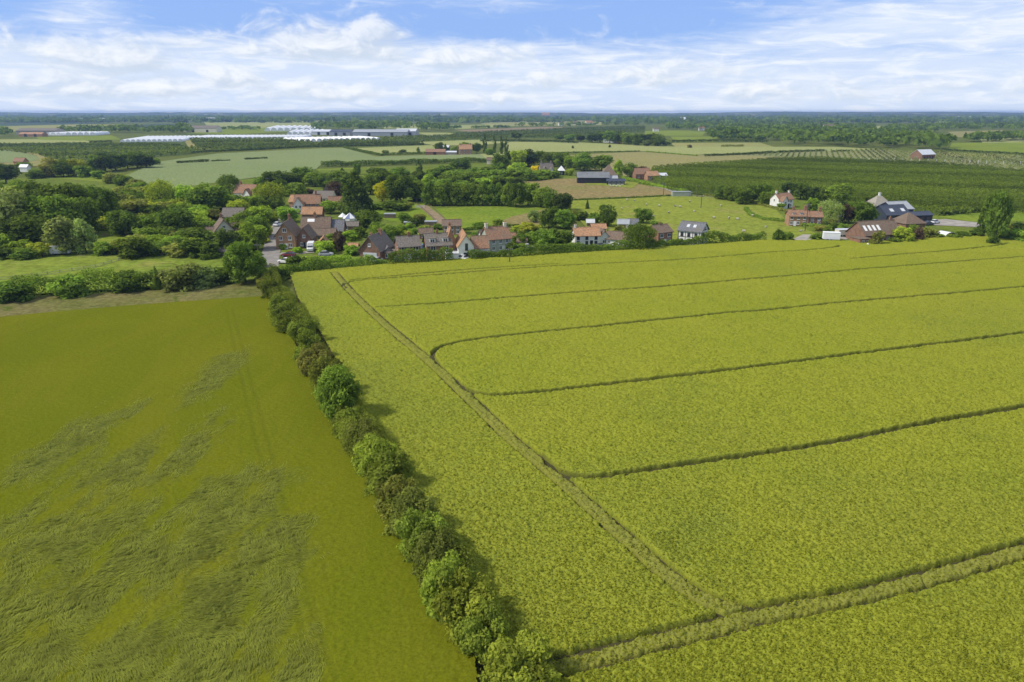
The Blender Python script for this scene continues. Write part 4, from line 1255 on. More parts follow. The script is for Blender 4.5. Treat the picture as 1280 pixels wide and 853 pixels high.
hedge('bushy dark hedge between the meadow and the dry strip of the left field, left half', [(-120, 388), (0, 376), (80, 369), (148, 364)], 16, 24, 'mid', None, 0.40, 1.2, 0.6)
hedge('bushy hedge between the meadow and the left field, right half with grey-green bushes', [(148, 364), (205, 360), (262, 355), (290, 350)], 14, 22, 'dark', None, 0.40, 1.2, 0.6)
cluster('in the hedge below the meadow', 'bushes standing in the hedge below the meadow', [(228, 362, 330, 46, BU, 'grey'), (255, 360, 334, 32, BU, 'pale'), (198, 364, 333, 12, CN, 'mid'), (90, 372, 345, 40, BU, 'mid'), (20, 378, 352, 40, BU, 'dark'), (160, 366, 341, 34, BU, 'dark'), (278, 356, 338, 20, BU, 'dark')])
line = [at(*p) for p in ((668, 880), (640, 838), (590, 772), (548, 700), (508, 640), (476, 588), (446, 540), (414, 490), (392, 445), (374, 408), (358, 386), (345, 362), (338, 348))]
o = obj('undergrowth', hedge_mesh('undergrowth', [p - Vector((0.5, 0, 0)) for p in line], 3.9, 2.9, 0.18, 0.9, 31, 0.95))
o.color = (0.205, 0.245, 0.038, 1)
tag(o, kind='stuff')
o = obj('verge_grass', hedge_mesh('verge_grass', [p + Vector((-2.6, 0.3, 0)) for p in line], 2.6, 0.55, 0.16, 0.5, 33, 0.8))
o.color = (0.190, 0.185, 0.055, 1)
tag(o, kind='stuff')
o = obj('verge_grass', hedge_mesh('verge_grass', [p + Vector((2.0, 0.3, 0)) for p in line], 2.4, 0.75, 0.16, 0.5, 35, 0.9))
o.color = (0.150, 0.185, 0.040, 1)
tag(o, kind='stuff')
VG = 'hedges round the village and its fields'
hedge('clipped green hedge along the rape field below the gabled brick house', [(352, 345), (400, 341), (455, 336), (484, 334)], 12, 15, 'mid', VG, 0.42, 1.2, .75)
hedge('tall green hedge in front of the two brick cottages', [(486, 334), (530, 331.5), (566, 329)], 10, 17, 'dark', VG, 0.4, 1.2, .5)
hedge('dark hedge right of the white gabled house', [(586, 328), (612, 326), (640, 325)], 10, 15, 'dark', VG, 0.4, 1.2, .6)
hedge('low green hedge in front of the white cottage', [(640, 325), (690, 321), (740, 318), (790, 315)], 9, 14, 'mid', VG, 0.42, 1.2, .45)
hedge('dark hedge in front of the brick house and the half-timbered house', [(790, 315), (850, 310), (905, 306.5), (955, 303)], 9, 14, 'mid', VG, 0.42, 1.2, .6)
hedge('low green hedge along the top of the sheep pasture', [(716, 251.5), (780, 249), (838, 246)], 3, 2.0, 'dark', VG, 0.6)
hedge('ring-shaped hedge on the right of the sheep pasture', [(932, 263), (938, 270), (955, 276), (985, 279), (1000, 282)], 6, 5, 'mid', VG, 0.5)
hedge('hedge between the sheep pasture and the orchard', [(880, 246), (930, 252), (960, 260), (990, 268)], 4, 4, 'olive', VG, 0.55)
hedge('green hedge in front of the long red brick house', [(992, 283), (1020, 285), (1060, 287)], 5, 5, 'bright', VG, 0.5)
hedge('dark hedge along the near edge of the orchard', [(1176, 271), (1215, 267), (1262, 264), (1340, 262)], 4, 6, 'deep', VG, 0.6)
hedge('bright green double hedge of the barn driveway', [(778, 224), (810, 232), (858, 242)], 5, 4, 'bright', VG, 0.6)
hedge('hedge below the paddock behind the cottages', [(560, 291), (600, 288), (650, 285)], 5, 5, 'dark', VG, 0.5)
hedge('green hedge left of the small garage in the village', [(365, 332), (400, 330), (440, 328)], 10, 9, 'bright', VG, 0.42, 1.2, .5)
FG = 'field hedges of the far plain'
hedge('long thick hedge along the near side of the pale strip field', [(402, 209), (470, 207), (540, 204.5), (615, 203)], 8, 6, 'dark', FG, 0.9)
hedge('dark hedge between two halves of the big wheat field', [(221, 204.5), (240, 203.6), (261, 202.6)], 5, 3.4, 'deep', FG, 0.9)
hedge('thin dark hedge in the wheat field right of the thicker one', [(264, 202.3), (288, 201.2)], 3, 1.8, 'deep', FG, 0.9)
hedge('short dark hedge near the middle of the wheat field', [(306, 200), (334, 198.6)], 3, 2.0, 'deep', FG, 0.9)
hedge('dark hedge along the top of the big wheat field', [(237, 192), (300, 189), (372, 185), (432, 183.5), (530, 181.6)], 3, 2.4, 'deep', FG, 1.0)
hedge('hedge running obliquely between wheat and pale field', [(430, 184.6), (452, 190), (478, 195)], 4, 2.4, 'dark', FG, 0.9)
hedge('hedge below the far brick farm buildings', [(478, 194.3), (520, 193), (546, 192)], 3, 2.6, 'dark', FG, 0.9)
hedge('dark hedge between the pale field and the tan field', [(700, 191.6), (760, 190.5), (800, 190)], 2, 1.4, 'dark', FG, 1.0)
hedge('broken dark hedge above the young orchard', [(880, 196), (930, 194), (985, 191), (1030, 189.6)], 3, 2.8, 'deep', FG, 0.9)
hedge('thin hedge along the tan field', [(808, 190.4), (840, 193), (872, 195.6)], 2, 1.5, 'mid', FG, 1.0)
hedge('dark hedge below the far orchard right of the columnar trees', [(600, 177.2), (640, 177), (690, 178), (722, 179.6)], 3, 2.6, 'deep', FG, 1.2)
hedge('long dark windbreak in the green orchard on the left', [(38, 185), (70, 184.4), (112, 183)], 3, 2.6, 'deep', FG, 1.2)
hedge('dark windbreak right of the longer windbreak on the left', [(117, 183), (150, 182.4), (226, 182)], 3, 2.2, 'deep', FG, 1.2)
hedge('upper windbreak left of the white tunnels', [(0, 181.4), (60, 180.6), (110, 179.6)], 2, 1.5, 'deep', FG, 1.2)
hedge('dark windbreak below the white tunnels on the left', [(112, 179.3), (140, 178.4)], 2, 2.4, 'deep', FG, 1.2)
hedge('dark hedge behind the green far field on the right', [(840, 178), (890, 177), (960, 178)], 3, 2.6, 'deep', FG, 1.3)
hedge('dark hedge above the far right green field', [(1180, 188.4), (1230, 191), (1290, 194)], 2.4, 2.2, 'deep', FG, 1.1)
hedge('small brown hedge clump in the yellow far field', [(902, 184), (929, 183.4)], 3, 2.4, 'olive', FG, 1.1)
hedge('row of small dark shrubs right of the broken hedge', [(1041, 190.4), (1062, 189.6)], 2, 2.2, 'deep', FG, 1.0)

# ------------------------------------------------------------------ orchards: rows of small trees, countless
def rows_mesh(name, poly_px, spacing, h, w, ang, size, dens, seed, gap=None):
    rng = np.random.default_rng(seed)
    poly = [tuple(at(*p)[:2]) for p in poly_px]
    pa = np.array(poly)
    u = np.array([math.cos(ang), math.sin(ang)])
    nn = np.array([-u[1], u[0]])
    s, t = pa @ u, pa @ nn
    V, F, Tn, off = [], [], [], 0
    for tt in np.arange(t.min() + 1, t.max(), spacing):
        n = int((s.max() - s.min()) * (w + 2 * h) * dens / size ** 2)
        ss = rng.uniform(s.min(), s.max(), n)
        wx, wy = ss * u[0] + tt * nn[0], ss * u[1] + tt * nn[1]
        k = inside(wx, wy, poly)
        if gap:
            k &= (vnoise(ss / gap, ss * 0 + tt, seed) > 0.3)
        ss, wx, wy = ss[k], wx[k], wy[k]
        n = len(ss)
        if n < 4:
            continue
        th = rng.random(n) * math.pi
        lum = 1 + 0.5 * (vnoise(ss / 1.9, ss * 0 + tt * 7, seed) - 0.5) + 0.3 * (vnoise(wx / 25, wy / 25, seed) - .5)
        ox = np.cos(th) * w / 2 * lum
        oz = 0.3 + np.sin(th) ** 0.7 * (h - 0.3) * lum
        v, f = cards(rng, np.stack([wx + nn[0] * ox, wy + nn[1] * ox, oz], 1), np.stack([nn[0] * np.cos(th), nn[1] * np.cos(th), np.sin(th) + .2], 1), size)
        V.append(v); F.append(f + off); off += len(v)
        band = vnoise(np.full(n, tt / 11.0) + 0.25 * vnoise(ss / 60, ss * 0, seed), ss * 0, seed + 9)
        Tn.append(np.clip(0.5 + 1.1 * (band - .5) + 0.5 * (fbm(wx / 40, wy / 40, seed + 2, 3) - .5) + .10 * rng.normal(0, 1, n), 0, 1))
    return finish_leaves(name, np.concatenate(V), np.concatenate(F), np.concatenate(Tn))


a0, a1 = at(840, 232), at(1280, 250)
ang = math.atan2(a1.y - a0.y, a1.x - a0.x)
o = obj('orchard_trees', rows_mesh('orchard_trees', FIELDS[[i for i, f in enumerate(FIELDS) if f[2][0] == (815, 212)][0]][2], 6.5, 2.9, 2.3, ang, 0.62, 0.95, 5))
o.color = (0.135, 0.190, 0.026, 1)
tag(o, kind='stuff')
b0, b1 = at(1075, 203), at(1064, 190)
o = obj('young_orchard_trees', rows_mesh('young_orchard_trees', FIELDS[[i for i, f in enumerate(FIELDS) if f[2][0] == (905, 193.6)][0]][2], 5.0, 1.9, 1.0, math.atan2(b1.y - b0.y, b1.x - b0.x), 0.9, 0.45, 6, 5.0))
o.color = (0.17, 0.21, 0.07, 1)
tag(o, kind='stuff')
for k, (poly0, sp_) in enumerate((((236, 174.5), 9), ((400, 174), 9), ((-30, 182), 8), ((570, 167), 14), ((478, 172.5), 14))):
    fp = [f for f in FIELDS if f[2][0] == poly0][0][2]
    a0, a1 = at(*fp[0]), at(*fp[1])
    o = obj('far_orchard_trees', rows_mesh('far_orchard_trees', fp, sp_, 3.0, 3.4, math.atan2(a1.y - a0.y, a1.x - a0.x), 2.4, 0.55, 20 + k))
    o.color = (0.120, 0.165, 0.036, 1)
    tag(o, kind='stuff')

# ------------------------------------------------------------------ far woods: one mass
def far_wood(name, spots, seed, colour, size):
    """spots: x, y, height, width of each crown"""
    rng = np.random.default_rng(seed)
    V, F, Tn, off = [], [], [], 0
    nc = 26
    n = len(spots)
    d = rng.normal(0, 1, (n, nc, 3))
    d /= np.linalg.norm(d, axis=2)[:, :, None]
    d[:, :, 2] = np.where(d[:, :, 2] < -0.3, -d[:, :, 2], d[:, :, 2])
    x, y, h, w = (spots[:, i][:, None] for i in range(4))
    r = 1 - 0.3 * rng.random((n, nc))
    p = np.stack([x + d[:, :, 0] * w / 2 * r, y + d[:, :, 1] * w / 2 * r, h * 0.55 + d[:, :, 2] * h * 0.45 * r], 2).reshape(-1, 3)
    t = np.repeat(0.5 + 0.25 * rng.normal(0, 1, n), nc) + 0.1 * rng.normal(0, 1, n * nc)
    v, f = cards(rng, p, d.reshape(-1, 3), 1.0)
    # size follows the crown
    c = np.repeat(p, 4, 0)
    v = c + (v - c) * np.repeat(np.repeat(spots[:, 3] * size, nc), 4)[:, None]
    o = obj(name, finish_leaves(name, v, f, np.clip(t, 0, 1)))
    o.color = (*LEAF[colour], 1)
    return tag(o, kind='stuff')


rng = np.random.default_rng(77)
sp_all = []
def wood_px(poly, n, h=(9, 16), w=(9, 17)):
    """scatter crowns over a patch given in pixels (ground)"""
    pa = np.array([tuple(at(*p)[:2]) for p in poly])
    x = rng.uniform(pa[:, 0].min(), pa[:, 0].max(), n * 4)
    y = rng.uniform(pa[:, 1].min(), pa[:, 1].max(), n * 4)
    k = inside(x, y, [tuple(q) for q in pa])
    x, y = x[k][:n], y[k][:n]
    sp_all.append(np.stack([x, y, rng.uniform(*h, len(x)), rng.uniform(*w, len(x))], 1))


# big wood belt on the right, lines and copses on the plain
wood_px([(880, 175), (960, 176), (1000, 183), (1180, 188), (1190, 184), (1160, 176), (1080, 168), (960, 165), (900, 167)], 420, (10, 17), (11, 20))
wood_px([(830, 163), (960, 166), (1080, 167), (1100, 160), (960, 156), (840, 157)], 300, (9, 15))
wood_px([(1100, 167), (1180, 166), (1300, 163), (1300, 157), (1180, 158), (1110, 161)], 260, (9, 15))
wood_px([(1200, 178), (1228, 178), (1300, 177), (1300, 173), (1230, 174)], 90, (9, 14))
wood_px([(890, 175), (960, 177), (958, 174), (895, 172)], 60, (7, 11))
wood_px([(780, 157), (960, 157), (960, 153), (790, 153)], 200)
wood_px([(385, 163), (400, 165), (520, 163), (510, 155), (400, 157)], 220, (10, 17))
wood_px([(520, 165), (560, 166), (562, 162), (522, 161)], 60, (12, 20), (9, 14))
wood_px([(65, 168), (90, 168), (150, 167), (240, 168), (240, 164), (150, 163), (75, 165)], 120, (9, 15))
wood_px([(220, 168), (238, 168), (236, 165), (222, 165)], 10, (16, 22), (14, 20))
wood_px([(0, 172), (14, 172), (12, 169), (0, 168)], 14)
wood_px([(278, 163), (330, 163), (330, 161), (278, 161)], 22, (6, 9))
wood_px([(640, 160), (740, 159), (800, 158), (790, 156), (640, 158)], 60, (8, 13))
wood_px([(560, 162), (640, 161), (640, 160.4), (560, 161.4)], 25, (6, 9))
wood_px([(0, 154), (400, 153), (390, 149), (0, 150)], 120)
wood_px([(400, 156), (860, 153), (860, 148), (400, 149)], 200)
wood_px([(960, 155), (1300, 157), (1300, 150), (960, 150)], 130)
# hedge-lines of trees between far fields
for _ in range(46):
    y = rng.uniform(146.0, 154)
    x0 = rng.uniform(-60, 1300)
    L = rng.uniform(60, 260)
    m_ = int(L * 0.4)
    xs = np.linspace(x0, x0 + L, m_)
    gx, gy = at_arr(xs, np.full(m_, y) + rng.normal(0, .08, m_))
    sp_all.append(np.stack([gx, gy, rng.uniform(8, 15, m_), rng.uniform(14, 34, m_)], 1))
spots = np.concatenate(sp_all)
far_wood('distant_woodland', spots, 8, 'dark', 0.34)
# the farthest belt, towards the hills
n = 1100
yy = rng.uniform(2600, 5600, n)
xx = rng.uniform(-0.80, 0.80, n) * yy
k = fbm(xx / 700, yy / 260, 99, 4) > 0.47
far_wood('far_woodland', np.stack([xx[k], yy[k], rng.uniform(8, 16, k.sum()), rng.uniform(25, 60, k.sum())], 1), 9, 'dark', 0.40)
# pale fields glimpsed between the far belts
for i in range(80):
    y = rng.uniform(143.6, 154)
    x0 = rng.uniform(-100, 1340)
    L = rng.uniform(40, 190)
    dy = (y - 140) * rng.uniform(.05, .10)
    q = [at(x0, y), at(x0 + L, y + rng.uniform(-.2, .2)), at(x0 + L * .95, y - dy), at(x0 + L * .1, y - dy)]
    me = bpy.data.meshes.new('field')
    me.from_pydata([(p.x, p.y, 0.6 + 0.02 * i) for p in q], [], [(0, 1, 2, 3)])
    tag(obj('field', me, FM[('pale', 'yellow', 'pale', 'tan', 'grass', 'teal')[i % 6]]), kind='structure')
# ------------------------------------------------------------------ more garden trees, filling the village as in the photograph
def fill(place, group, polys, n, kinds, seed, hpx=(10, 18), wpx=(14, 24), avoid=()):
    rr = random.Random(seed)
    pts = []
    tries = 0
    while len(pts) < n and tries < 4000:
        tries += 1
        poly = rr.choice(polys)
        x = rr.uniform(min(p[0] for p in poly), max(p[0] for p in poly))
        y = rr.uniform(min(p[1] for p in poly), max(p[1] for p in poly))
        if not inside(np.array([x]), np.array([y]), poly)[0]:
            continue
        if any(abs(x - a) < 9 and abs(y - b) < 5 for a, b in pts) or any(ax0 < x < ax1 and ay0 < y < ay1 for ax0, ay0, ax1, ay1 in avoid):
            continue
        pts.append((x, y))
    rows = []
    for x, y in pts:
        k, c = rr.choice(kinds)
        h = rr.uniform(*hpx)
        rows.append((x, y, y - h, rr.uniform(*wpx), k, c))
    cluster(place, group, rows)


KX = [(BU, 'mid'), (BU, 'bright'), (BU, 'dark'), (BU, 'lime'), (B, 'mid'), (B, 'dark'), (BU, 'olive'), (B, 'bright')]
fill('in the tangled gardens left of the village', 'garden trees and bushes left of the village', [[(120, 298), (200, 270), (285, 262), (300, 300), (255, 316), (180, 318)]], 34, KX, 11, (9, 20), (18, 32), [(172, 254, 204, 284), (255, 262, 305, 282), (262, 282, 300, 304), (262, 306, 292, 325), (118, 292, 190, 308)])
fill('on the slope behind the left gardens', 'bushes behind the left gardens', [[(150, 246), (195, 240), (262, 258), (250, 272), (160, 268)]], 18, KX, 12, (10, 18), (18, 28))
fill('between the lane and the white house', 'trees between the lane and the white house', [[(255, 268), (330, 250), (335, 300), (300, 318), (292, 300)]], 20, KX, 13, (10, 20), (16, 26), [(262, 262, 308, 284), (285, 240, 325, 254)])
fill('on the bank above the paddock tree row', 'bushes above the paddock tree row', [[(530, 222), (640, 216), (690, 224), (660, 236), (540, 246)]], 26, [(BU, 'mid'), (BU, 'dark'), (BU, 'bright'), (B, 'mid')], 14, (10, 16), (18, 28))
fill('round the cottage row gardens', 'bushes round the cottage row gardens', [[(440, 300), (500, 285), (690, 290), (716, 304), (640, 318), (600, 300), (540, 304), (490, 308)]], 22, [(BU, 'mid'), (BU, 'bright'), (BU, 'dark'), (BU, 'lime')], 15, (6, 11), (11, 18),
     [(445, 285, 500, 328), (490, 300, 545, 328), (530, 285, 608, 328), (604, 280, 645, 318)])
fill('around the right-hand farm', 'bushes around the right-hand farm', [[(985, 296), (1040, 286), (1075, 288), (1060, 296)], [(1195, 292), (1290, 286), (1290, 300), (1200, 300)]], 12, [(BU, 'mid'), (BU, 'dark'), (BU, 'olive')], 16, (6, 11), (12, 18))
# ------------------------------------------------------------------ buildings
class Building:
    """local axes: x along the front, front faces -y (towards the drone when rot = 0); metres"""
    def __init__(self, name, label, px, base, rot=0.0, cat='house', group=None):
        self.root = empty(name, at(px, base), R(rot))
        tag(self.root, label, cat, group)
        self.b = None

    def block(self, x0, x1, y0, y1, h, rh, wall, roof, ridge='x', hip=False, over=0.35, th=0.16):
        self.b = (x0, x1, y0, y1)
        xm, ym = (x0 + x1) / 2, (y0 + y1) / 2
        w = MB()
        if hip or rh <= h + 0.35:
            w.box(x0, x1, y0, y1, -0.3, h)
        elif ridge == 'x':
            w.prism([(y0, -0.3), (y1, -0.3), (y1, h), (ym, rh - 0.02), (y0, h)], 'x', x0, x1)
        else:
            w.prism([(x0, -0.3), (x1, -0.3), (x1, h), (xm, rh - 0.02), (x0, h)], 'y', y0, y1)
        self.wall = w.build('wall', M[wall], self.root)
        r = MB()
        e = 0.012
        if rh <= h + 0.35:                                   # flat roof with a kerb
            r.box(x0 - .15, x1 + .15, y0 - .15, y1 + .15, h + 0.004, rh)
        elif hip:
            o = over
            k = min(x1 - x0, y1 - y0) / 2 * (hip if hip is not True else 1.0)
            if x1 - x0 >= y1 - y0:
                top = [(x0 + k, ym), (x1 - k, ym)]
            else:
                top = [(xm, y0 + k), (xm, y1 - k)]
            vs = [(x0 - o, y0 - o, h - .1), (x1 + o, y0 - o, h - .1), (x1 + o, y1 + o, h - .1), (x0 - o, y1 + o, h - .1)]
            vs = [(x, y, h + 0.004) for x, y, _ in vs] + [(x, y, h + 0.12) for x, y, _ in vs] + [(*top[0], rh), (*top[1], rh)]
            fs = [(3, 2, 1, 0), (0, 1, 5, 4), (1, 2, 6, 5), (2, 3, 7, 6), (3, 0, 4, 7)]
            fs += [(4, 5, 9, 8), (5, 6, 9), (6, 7, 8, 9), (7, 4, 8)] if x1 - x0 >= y1 - y0 else [(4, 5, 8), (5, 6, 9, 8), (6, 7, 9), (7, 4, 8, 9)]
            r.add(vs, fs)
        else:
            a0, a1, am = (y0, y1, ym) if ridge == 'x' else (x0, x1, xm)
            s = (rh - h) / ((a1 - a0) / 2)
            o = over
            pr = [(a0 - o, h - o * s + e), (am, rh + e), (a1 + o, h - o * s + e), (a1 + o, h - o * s + e + th), (am, rh + e + th * 1.15), (a0 - o, h - o * s + e + th)]
            if ridge == 'x':
                r.prism(pr, 'x', x0 - over, x1 + over)
                r.box(x0 - over, x1 + over, am - .12, am + .12, rh + th, rh + th + .09)
            else:
                r.prism(pr, 'y', y0 - over, y1 + over)
                r.box(am - .12, am + .12, y0 - over, y1 + over, rh + th, rh + th + .09)
        self.roof = r.build('roof', M[roof], self.root)
        return self

    def _side(self, side, u0, u1, d0, d1, z0, z1):
        x0, x1, y0, y1 = self.b
        if side == 'front':
            return (u0, u1, y0 - d1, y0 - d0, z0, z1)
        if side == 'back':
            return (u0, u1, y1 + d0, y1 + d1, z0, z1)
        if side == 'left':
            return (x0 - d1, x0 - d0, u0, u1, z0, z1)
        return (x1 + d0, x1 + d1, u0, u1, z0, z1)

    def win(self, side, u, z, w=1.1, h=1.1, frame='paint', pane='glass', bars=1, parent=None):
        f = MB()
        t = 0.09
        a, b, c, d = u - w / 2, u + w / 2, z, z + h
        for r in ((a, b, c, c + t), (a, b, d - t, d), (a, a + t, c + t, d - t), (b - t, b, c + t, d - t)):
            f.box(*self._side(side, r[0], r[1], -0.02, 0.07, r[2], r[3]))
        for k in range(bars):
            m_ = a + w * (k + 1) / (bars + 1)
            f.box(*self._side(side, m_ - t / 2, m_ + t / 2, -0.02, 0.06, c + t, d - t))
        f.box(*self._side(side, a - .08, b + .08, 0.0, 0.14, c - 0.09, c - .003))
        fr = f.build('window', M[frame], parent or self.root)
        p = MB().box(*self._side(side, a + .05, b - .05, 0.004, 0.025, c + .05, d - .05))
        p.build('pane', M[pane], fr)
        return self

    def wins(self, side, us, zs, w=1.1, h=1.1, **k):
        for z in zs:
            for u in us:
                self.win(side, u, z, w, h, **k)
        return self

    def door(self, side, u, w=0.95, h=2.05, mat='timber', name='door'):
        d = MB().box(*self._side(side, u - w / 2, u + w / 2, 0.004, 0.06, 0.0, h)).build(name, M[mat], self.root)
        hd = MB().box(*self._side(side, u + w * .34, u + w * .34 + .08, 0.063, 0.11, 0.95, 1.05))
        hd.build('handle', M['dark'], d)
        return self

    def chimney(self, x, y, z1, s=0.6, mat='brick_red', pots=2, z0=None, lx=None):
        lx = lx or s
        c = MB().box(x - lx / 2, x + lx / 2, y - s / 2, y + s / 2, z0 or z1 - 2.2, z1).box(x - lx / 2 - .07, x + lx / 2 + .07, y - s / 2 - .07, y + s / 2 + .07, z1 + .002, z1 + .14)
        c = c.build('chimney', M[mat], self.roof)
        for k in range(pots):
            px_ = x + (k - (pots - 1) / 2) * lx / max(1, pots) * 0.8
            MB().tube((px_, y, z1 + .14), (px_, y, z1 + .55), .13, .10, 8).build('chimney_pot', M['tile_orange'], self.roof)
        return self

    def dormer(self, x, y0, z, w=1.6, h=1.3, d=2.2, wall='paint', roof='tile_grey'):
        old = self.b
        self.b = (x - w / 2, x + w / 2, y0, y0 + d)
        o = MB().box(x - w / 2, x + w / 2, y0, y0 + d, z, z + h).build('dormer', M[wall], self.root)
        MB().box(x - w / 2 - .12, x + w / 2 + .12, y0 - .18, y0 + d, z + h + .003, z + h + .14).build('dormer_roof', M[roof], o)
        f = MB()
        t, a, b, c, e = .1, x - w * .38, x + w * .38, z + .2, z + h - .12
        for r in ((a, b, c, c + t), (a, b, e - t, e), (a, a + t, c + t, e - t), (b - t, b, c + t, e - t), (x - t / 2, x + t / 2, c + t, e - t)):
            f.box(r[0], r[1], y0 - .07, y0 + .02, r[2], r[3])
        f.build('window', M['paint'], o)
        MB().box(a + .05, b - .05, y0 - .025, y0 - .004, c + .05, e - .05).build('pane', M['glass'], o)
        self.b = old
        return self

    def skylight(self, x, y0, y1, h, rh, t0, t1, w=0.9, mat='pale_metal', side='front'):
        """flat light let into the front slope between parameters t0 and t1 (0 eave, 1 ridge)"""
        ym = (y0 + y1) / 2
        def q(t, up):
            yy = y0 + (ym - y0) * t if side == 'front' else y1 + (ym - y1) * t
            return yy, h + (rh - h) * t + up
        ya, za = q(t0, .22)
        yb, zb = q(t1, .22)
        yc, zc = q(t0, .10)
        yd, zd = q(t1, .10)
        MB().prism([(ya, za), (yb, zb), (yd, zd), (yc, zc)], 'x', x - w / 2, x + w / 2).build('skylight', M[mat], self.root)
        return self


# --- village, by the lane
b = Building('gabled_house', 'orange brick house with two steep front gables at the corner of the lane', 358, 313, 4)
b.block(-2.9, 2.9, 0, 9.5, 4.5, 8.2, 'brick_orange', 'tile_brown', 'y', over=.45)
b.wins('front', (-1.3, 1.4), (0.9, 3.1), 1.0, 1.25).win('front', 0, 5.5, 1.2, 1.2).door('front', 0.1, mat='paint')
b.wins('right', (2.2,), (3.0,), 1.0, 1.1).chimney(0, 7.2, 9.6, .7)
b.block(3.0, 7.3, 2.0, 9.5, 3.3, 6.4, 'brick_brown', 'tile_brown', 'y', over=.4).wins('front', (4.3, 6.0), (0.9,), .9, 1.1).win('front', 5.15, 3.4, .8, .9).door('front', 5.2, mat='dark')
b = Building('brick_cottages', 'long brown-roofed brick building with one pale skylight behind the gabled house', 401, 300, 3)
b.block(-6.2, 3.0, 0, 7.0, 3.0, 6.9, 'brick_orange', 'tile_brown').wins('front', (-4.2, -1.5, 1.2), (1.0,), 1.1, 1.1).door('front', -2.9).chimney(-2.0, 3.5, 8.2, .7)
b.skylight(-3.2, 0, 7.0, 3.0, 6.9, .62, .84, 2.3, 'paint')
b.block(3.05, 7.2, 1.0, 7.0, 2.8, 5.9, 'brick_brown', 'slate').wins('front', (4.2, 6.1), (1.0,), 1.0, 1.0)
b.block(-1.0, 5.5, -4.2, -0.05, 2.3, 4.0, 'brick_orange', 'tile_brown').wins('front', (.4, 2.2, 4.0), (.9,), .9, .9)
b = Building('outbuilding', 'low orange-tiled outbuilding behind the long brown-roofed cottages', 390, 275, 2, 'outbuilding')
b.block(-3.8, 3.8, 0, 5, 2.3, 4.6, 'brick_red', 'tile_orange').door('front', -1.0).win('front', 1.5, .9)
b = Building('orange_roof_house', 'brick house with orange-tiled roof and a white front gable on the upper lane', 384, 268, 8)
b.block(-5.0, 5.2, 1.5, 8, 4.2, 7.4, 'brick_red', 'tile_red').wins('front', (.2, 2.0, 4.0), (.9, 2.8), 1.0, 1.0).chimney(3.6, 4.7, 8.7, .7)
b.block(-4.9, -1.0, -1.8, 1.45, 4.0, 6.9, 'white', 'tile_orange', 'y').wins('front', (-3.8, -2.2), (.9, 2.7), .9, 1.1).door('front', -3.0)
b = Building('bungalow', 'grey-roofed bungalow with two stepped roofs at the top of the lane', 403, 255, -6)
b.block(-4.6, 4.6, 0, 7, 2.6, 5.4, 'cream', 'tile_grey').wins('front', (-3.0, -.6, 2.4), (.9,), 1.5, 1.1).door('front', 1.0)
b.block(-3.6, 3.0, 7.05, 14, 3.2, 7.2, 'stone', 'tile_grey', 'y').chimney(1.0, 10, 8.0, .7)
b = Building('red_roof_house', 'white-walled house with a red-brown tiled roof left of the village lane', 305, 249, -18)
b.block(-5.6, 5.6, 0, 6.5, 3.0, 6.6, 'white', 'tile_red').wins('front', (-4.2, -2.0, .2, 2.4, 4.4), (.9,), 1.2, 1.1).door('front', 1.3)
b.wins('right', (2.0, 4.4), (1.0,), 1.0, 1.1).chimney(-3.6, 3.3, 7.8, .8)
b.block(1.6, 5.3, -2.2, -0.05, 2.6, 5.0, 'white', 'tile_red', 'y').win('front', 3.4, .9, 1.6, 1.1)
b = Building('barn', 'grey-brown roofed barn sunk among the trees left of the lane', 291, 278, 3, 'barn')
b.block(-3.8, 3.8, 0, 6.0, 2.2, 5.0, 'timber', 'tile_grey').door('front', 0, 2.2, 2.0)
b = Building('cream_gable_cottage', 'cream gable-fronted cottage with brown roof half hidden by trees', 282, 299, 28)
b.block(-2.9, 2.9, 0, 7.5, 2.9, 6.2, 'cream', 'tile_brown', 'y', over=.5).wins('front', (-1.2, 1.3), (.9,), 1.0, 1.1).win('front', 0, 3.5, 1.0, 1.0).chimney(0, 5.6, 7.4, .6)
b.block(2.95, 6.0, 2.5, 7.0, 2.2, 4.4, 'cream', 'tile_brown').win('front', 4.3, .9)
b.block(-5.2, -2.95, 2.0, 6.5, 2.0, 3.6, 'cream', 'tile_brown').win('front', -4.1, .8, .9, .9)
b = Building('shed', 'grey timber shed at the top edge of the meadow beside the solitary round tree', 277, 322, 2, 'shed')
b.block(-1.9, 1.9, 0, 2.8, 1.7, 2.7, 'timber', 'tile_grey').door('front', .5, .8, 1.6)
b = Building('garage', 'small garage with orange pyramid-like tiled roof behind the white van', 405, 314, 12, 'garage')
b.block(-1.8, 1.8, 0, 4.2, 2.1, 3.9, 'brick_brown', 'tile_orange', 'y').door('front', 0, 2.3, 1.95, 'paint', 'garage_door')

# --- the row of cottages along the rape field
b = Building('gabled_brick_house', 'brown brick house with a wide pale garage door in its gable end', 463, 327, -14)
b.block(-3.1, 3.1, 0, 9.5, 3.3, 6.9, 'brick_brown', 'tile_grey', 'y', over=.45).win('front', 0, 4.2, .8, .9).door('front', 0, 4.1, 2.5, 'pale_metal', 'garage_door')
b.wins('left', (3.0, 6.4), (1.0,), 1.2, 1.1).chimney(-.6, 2.8, 7.3, .7).chimney(.4, 6.8, 7.9, .7, lx=.9)
b.block(3.15, 5.6, 2.0, 7.0, 2.2, 2.45, 'brick_red', 'tile_grey').win('front', 4.4, .9)
b = Building('garage', 'small grey-roofed gabled garage between the gabled house and the plain brick cottage', 486, 325, 20, 'garage')
b.block(-1.7, 1.7, 0, 4.5, 2.1, 3.6, 'stone', 'slate', 'y').door('front', 0, 2.2, 1.95, 'pale_metal', 'garage_door')
b = Building('brick_cottage', 'plain brick cottage with a grey-brown roof, without dormers, in the cottage row', 513, 326, 20)
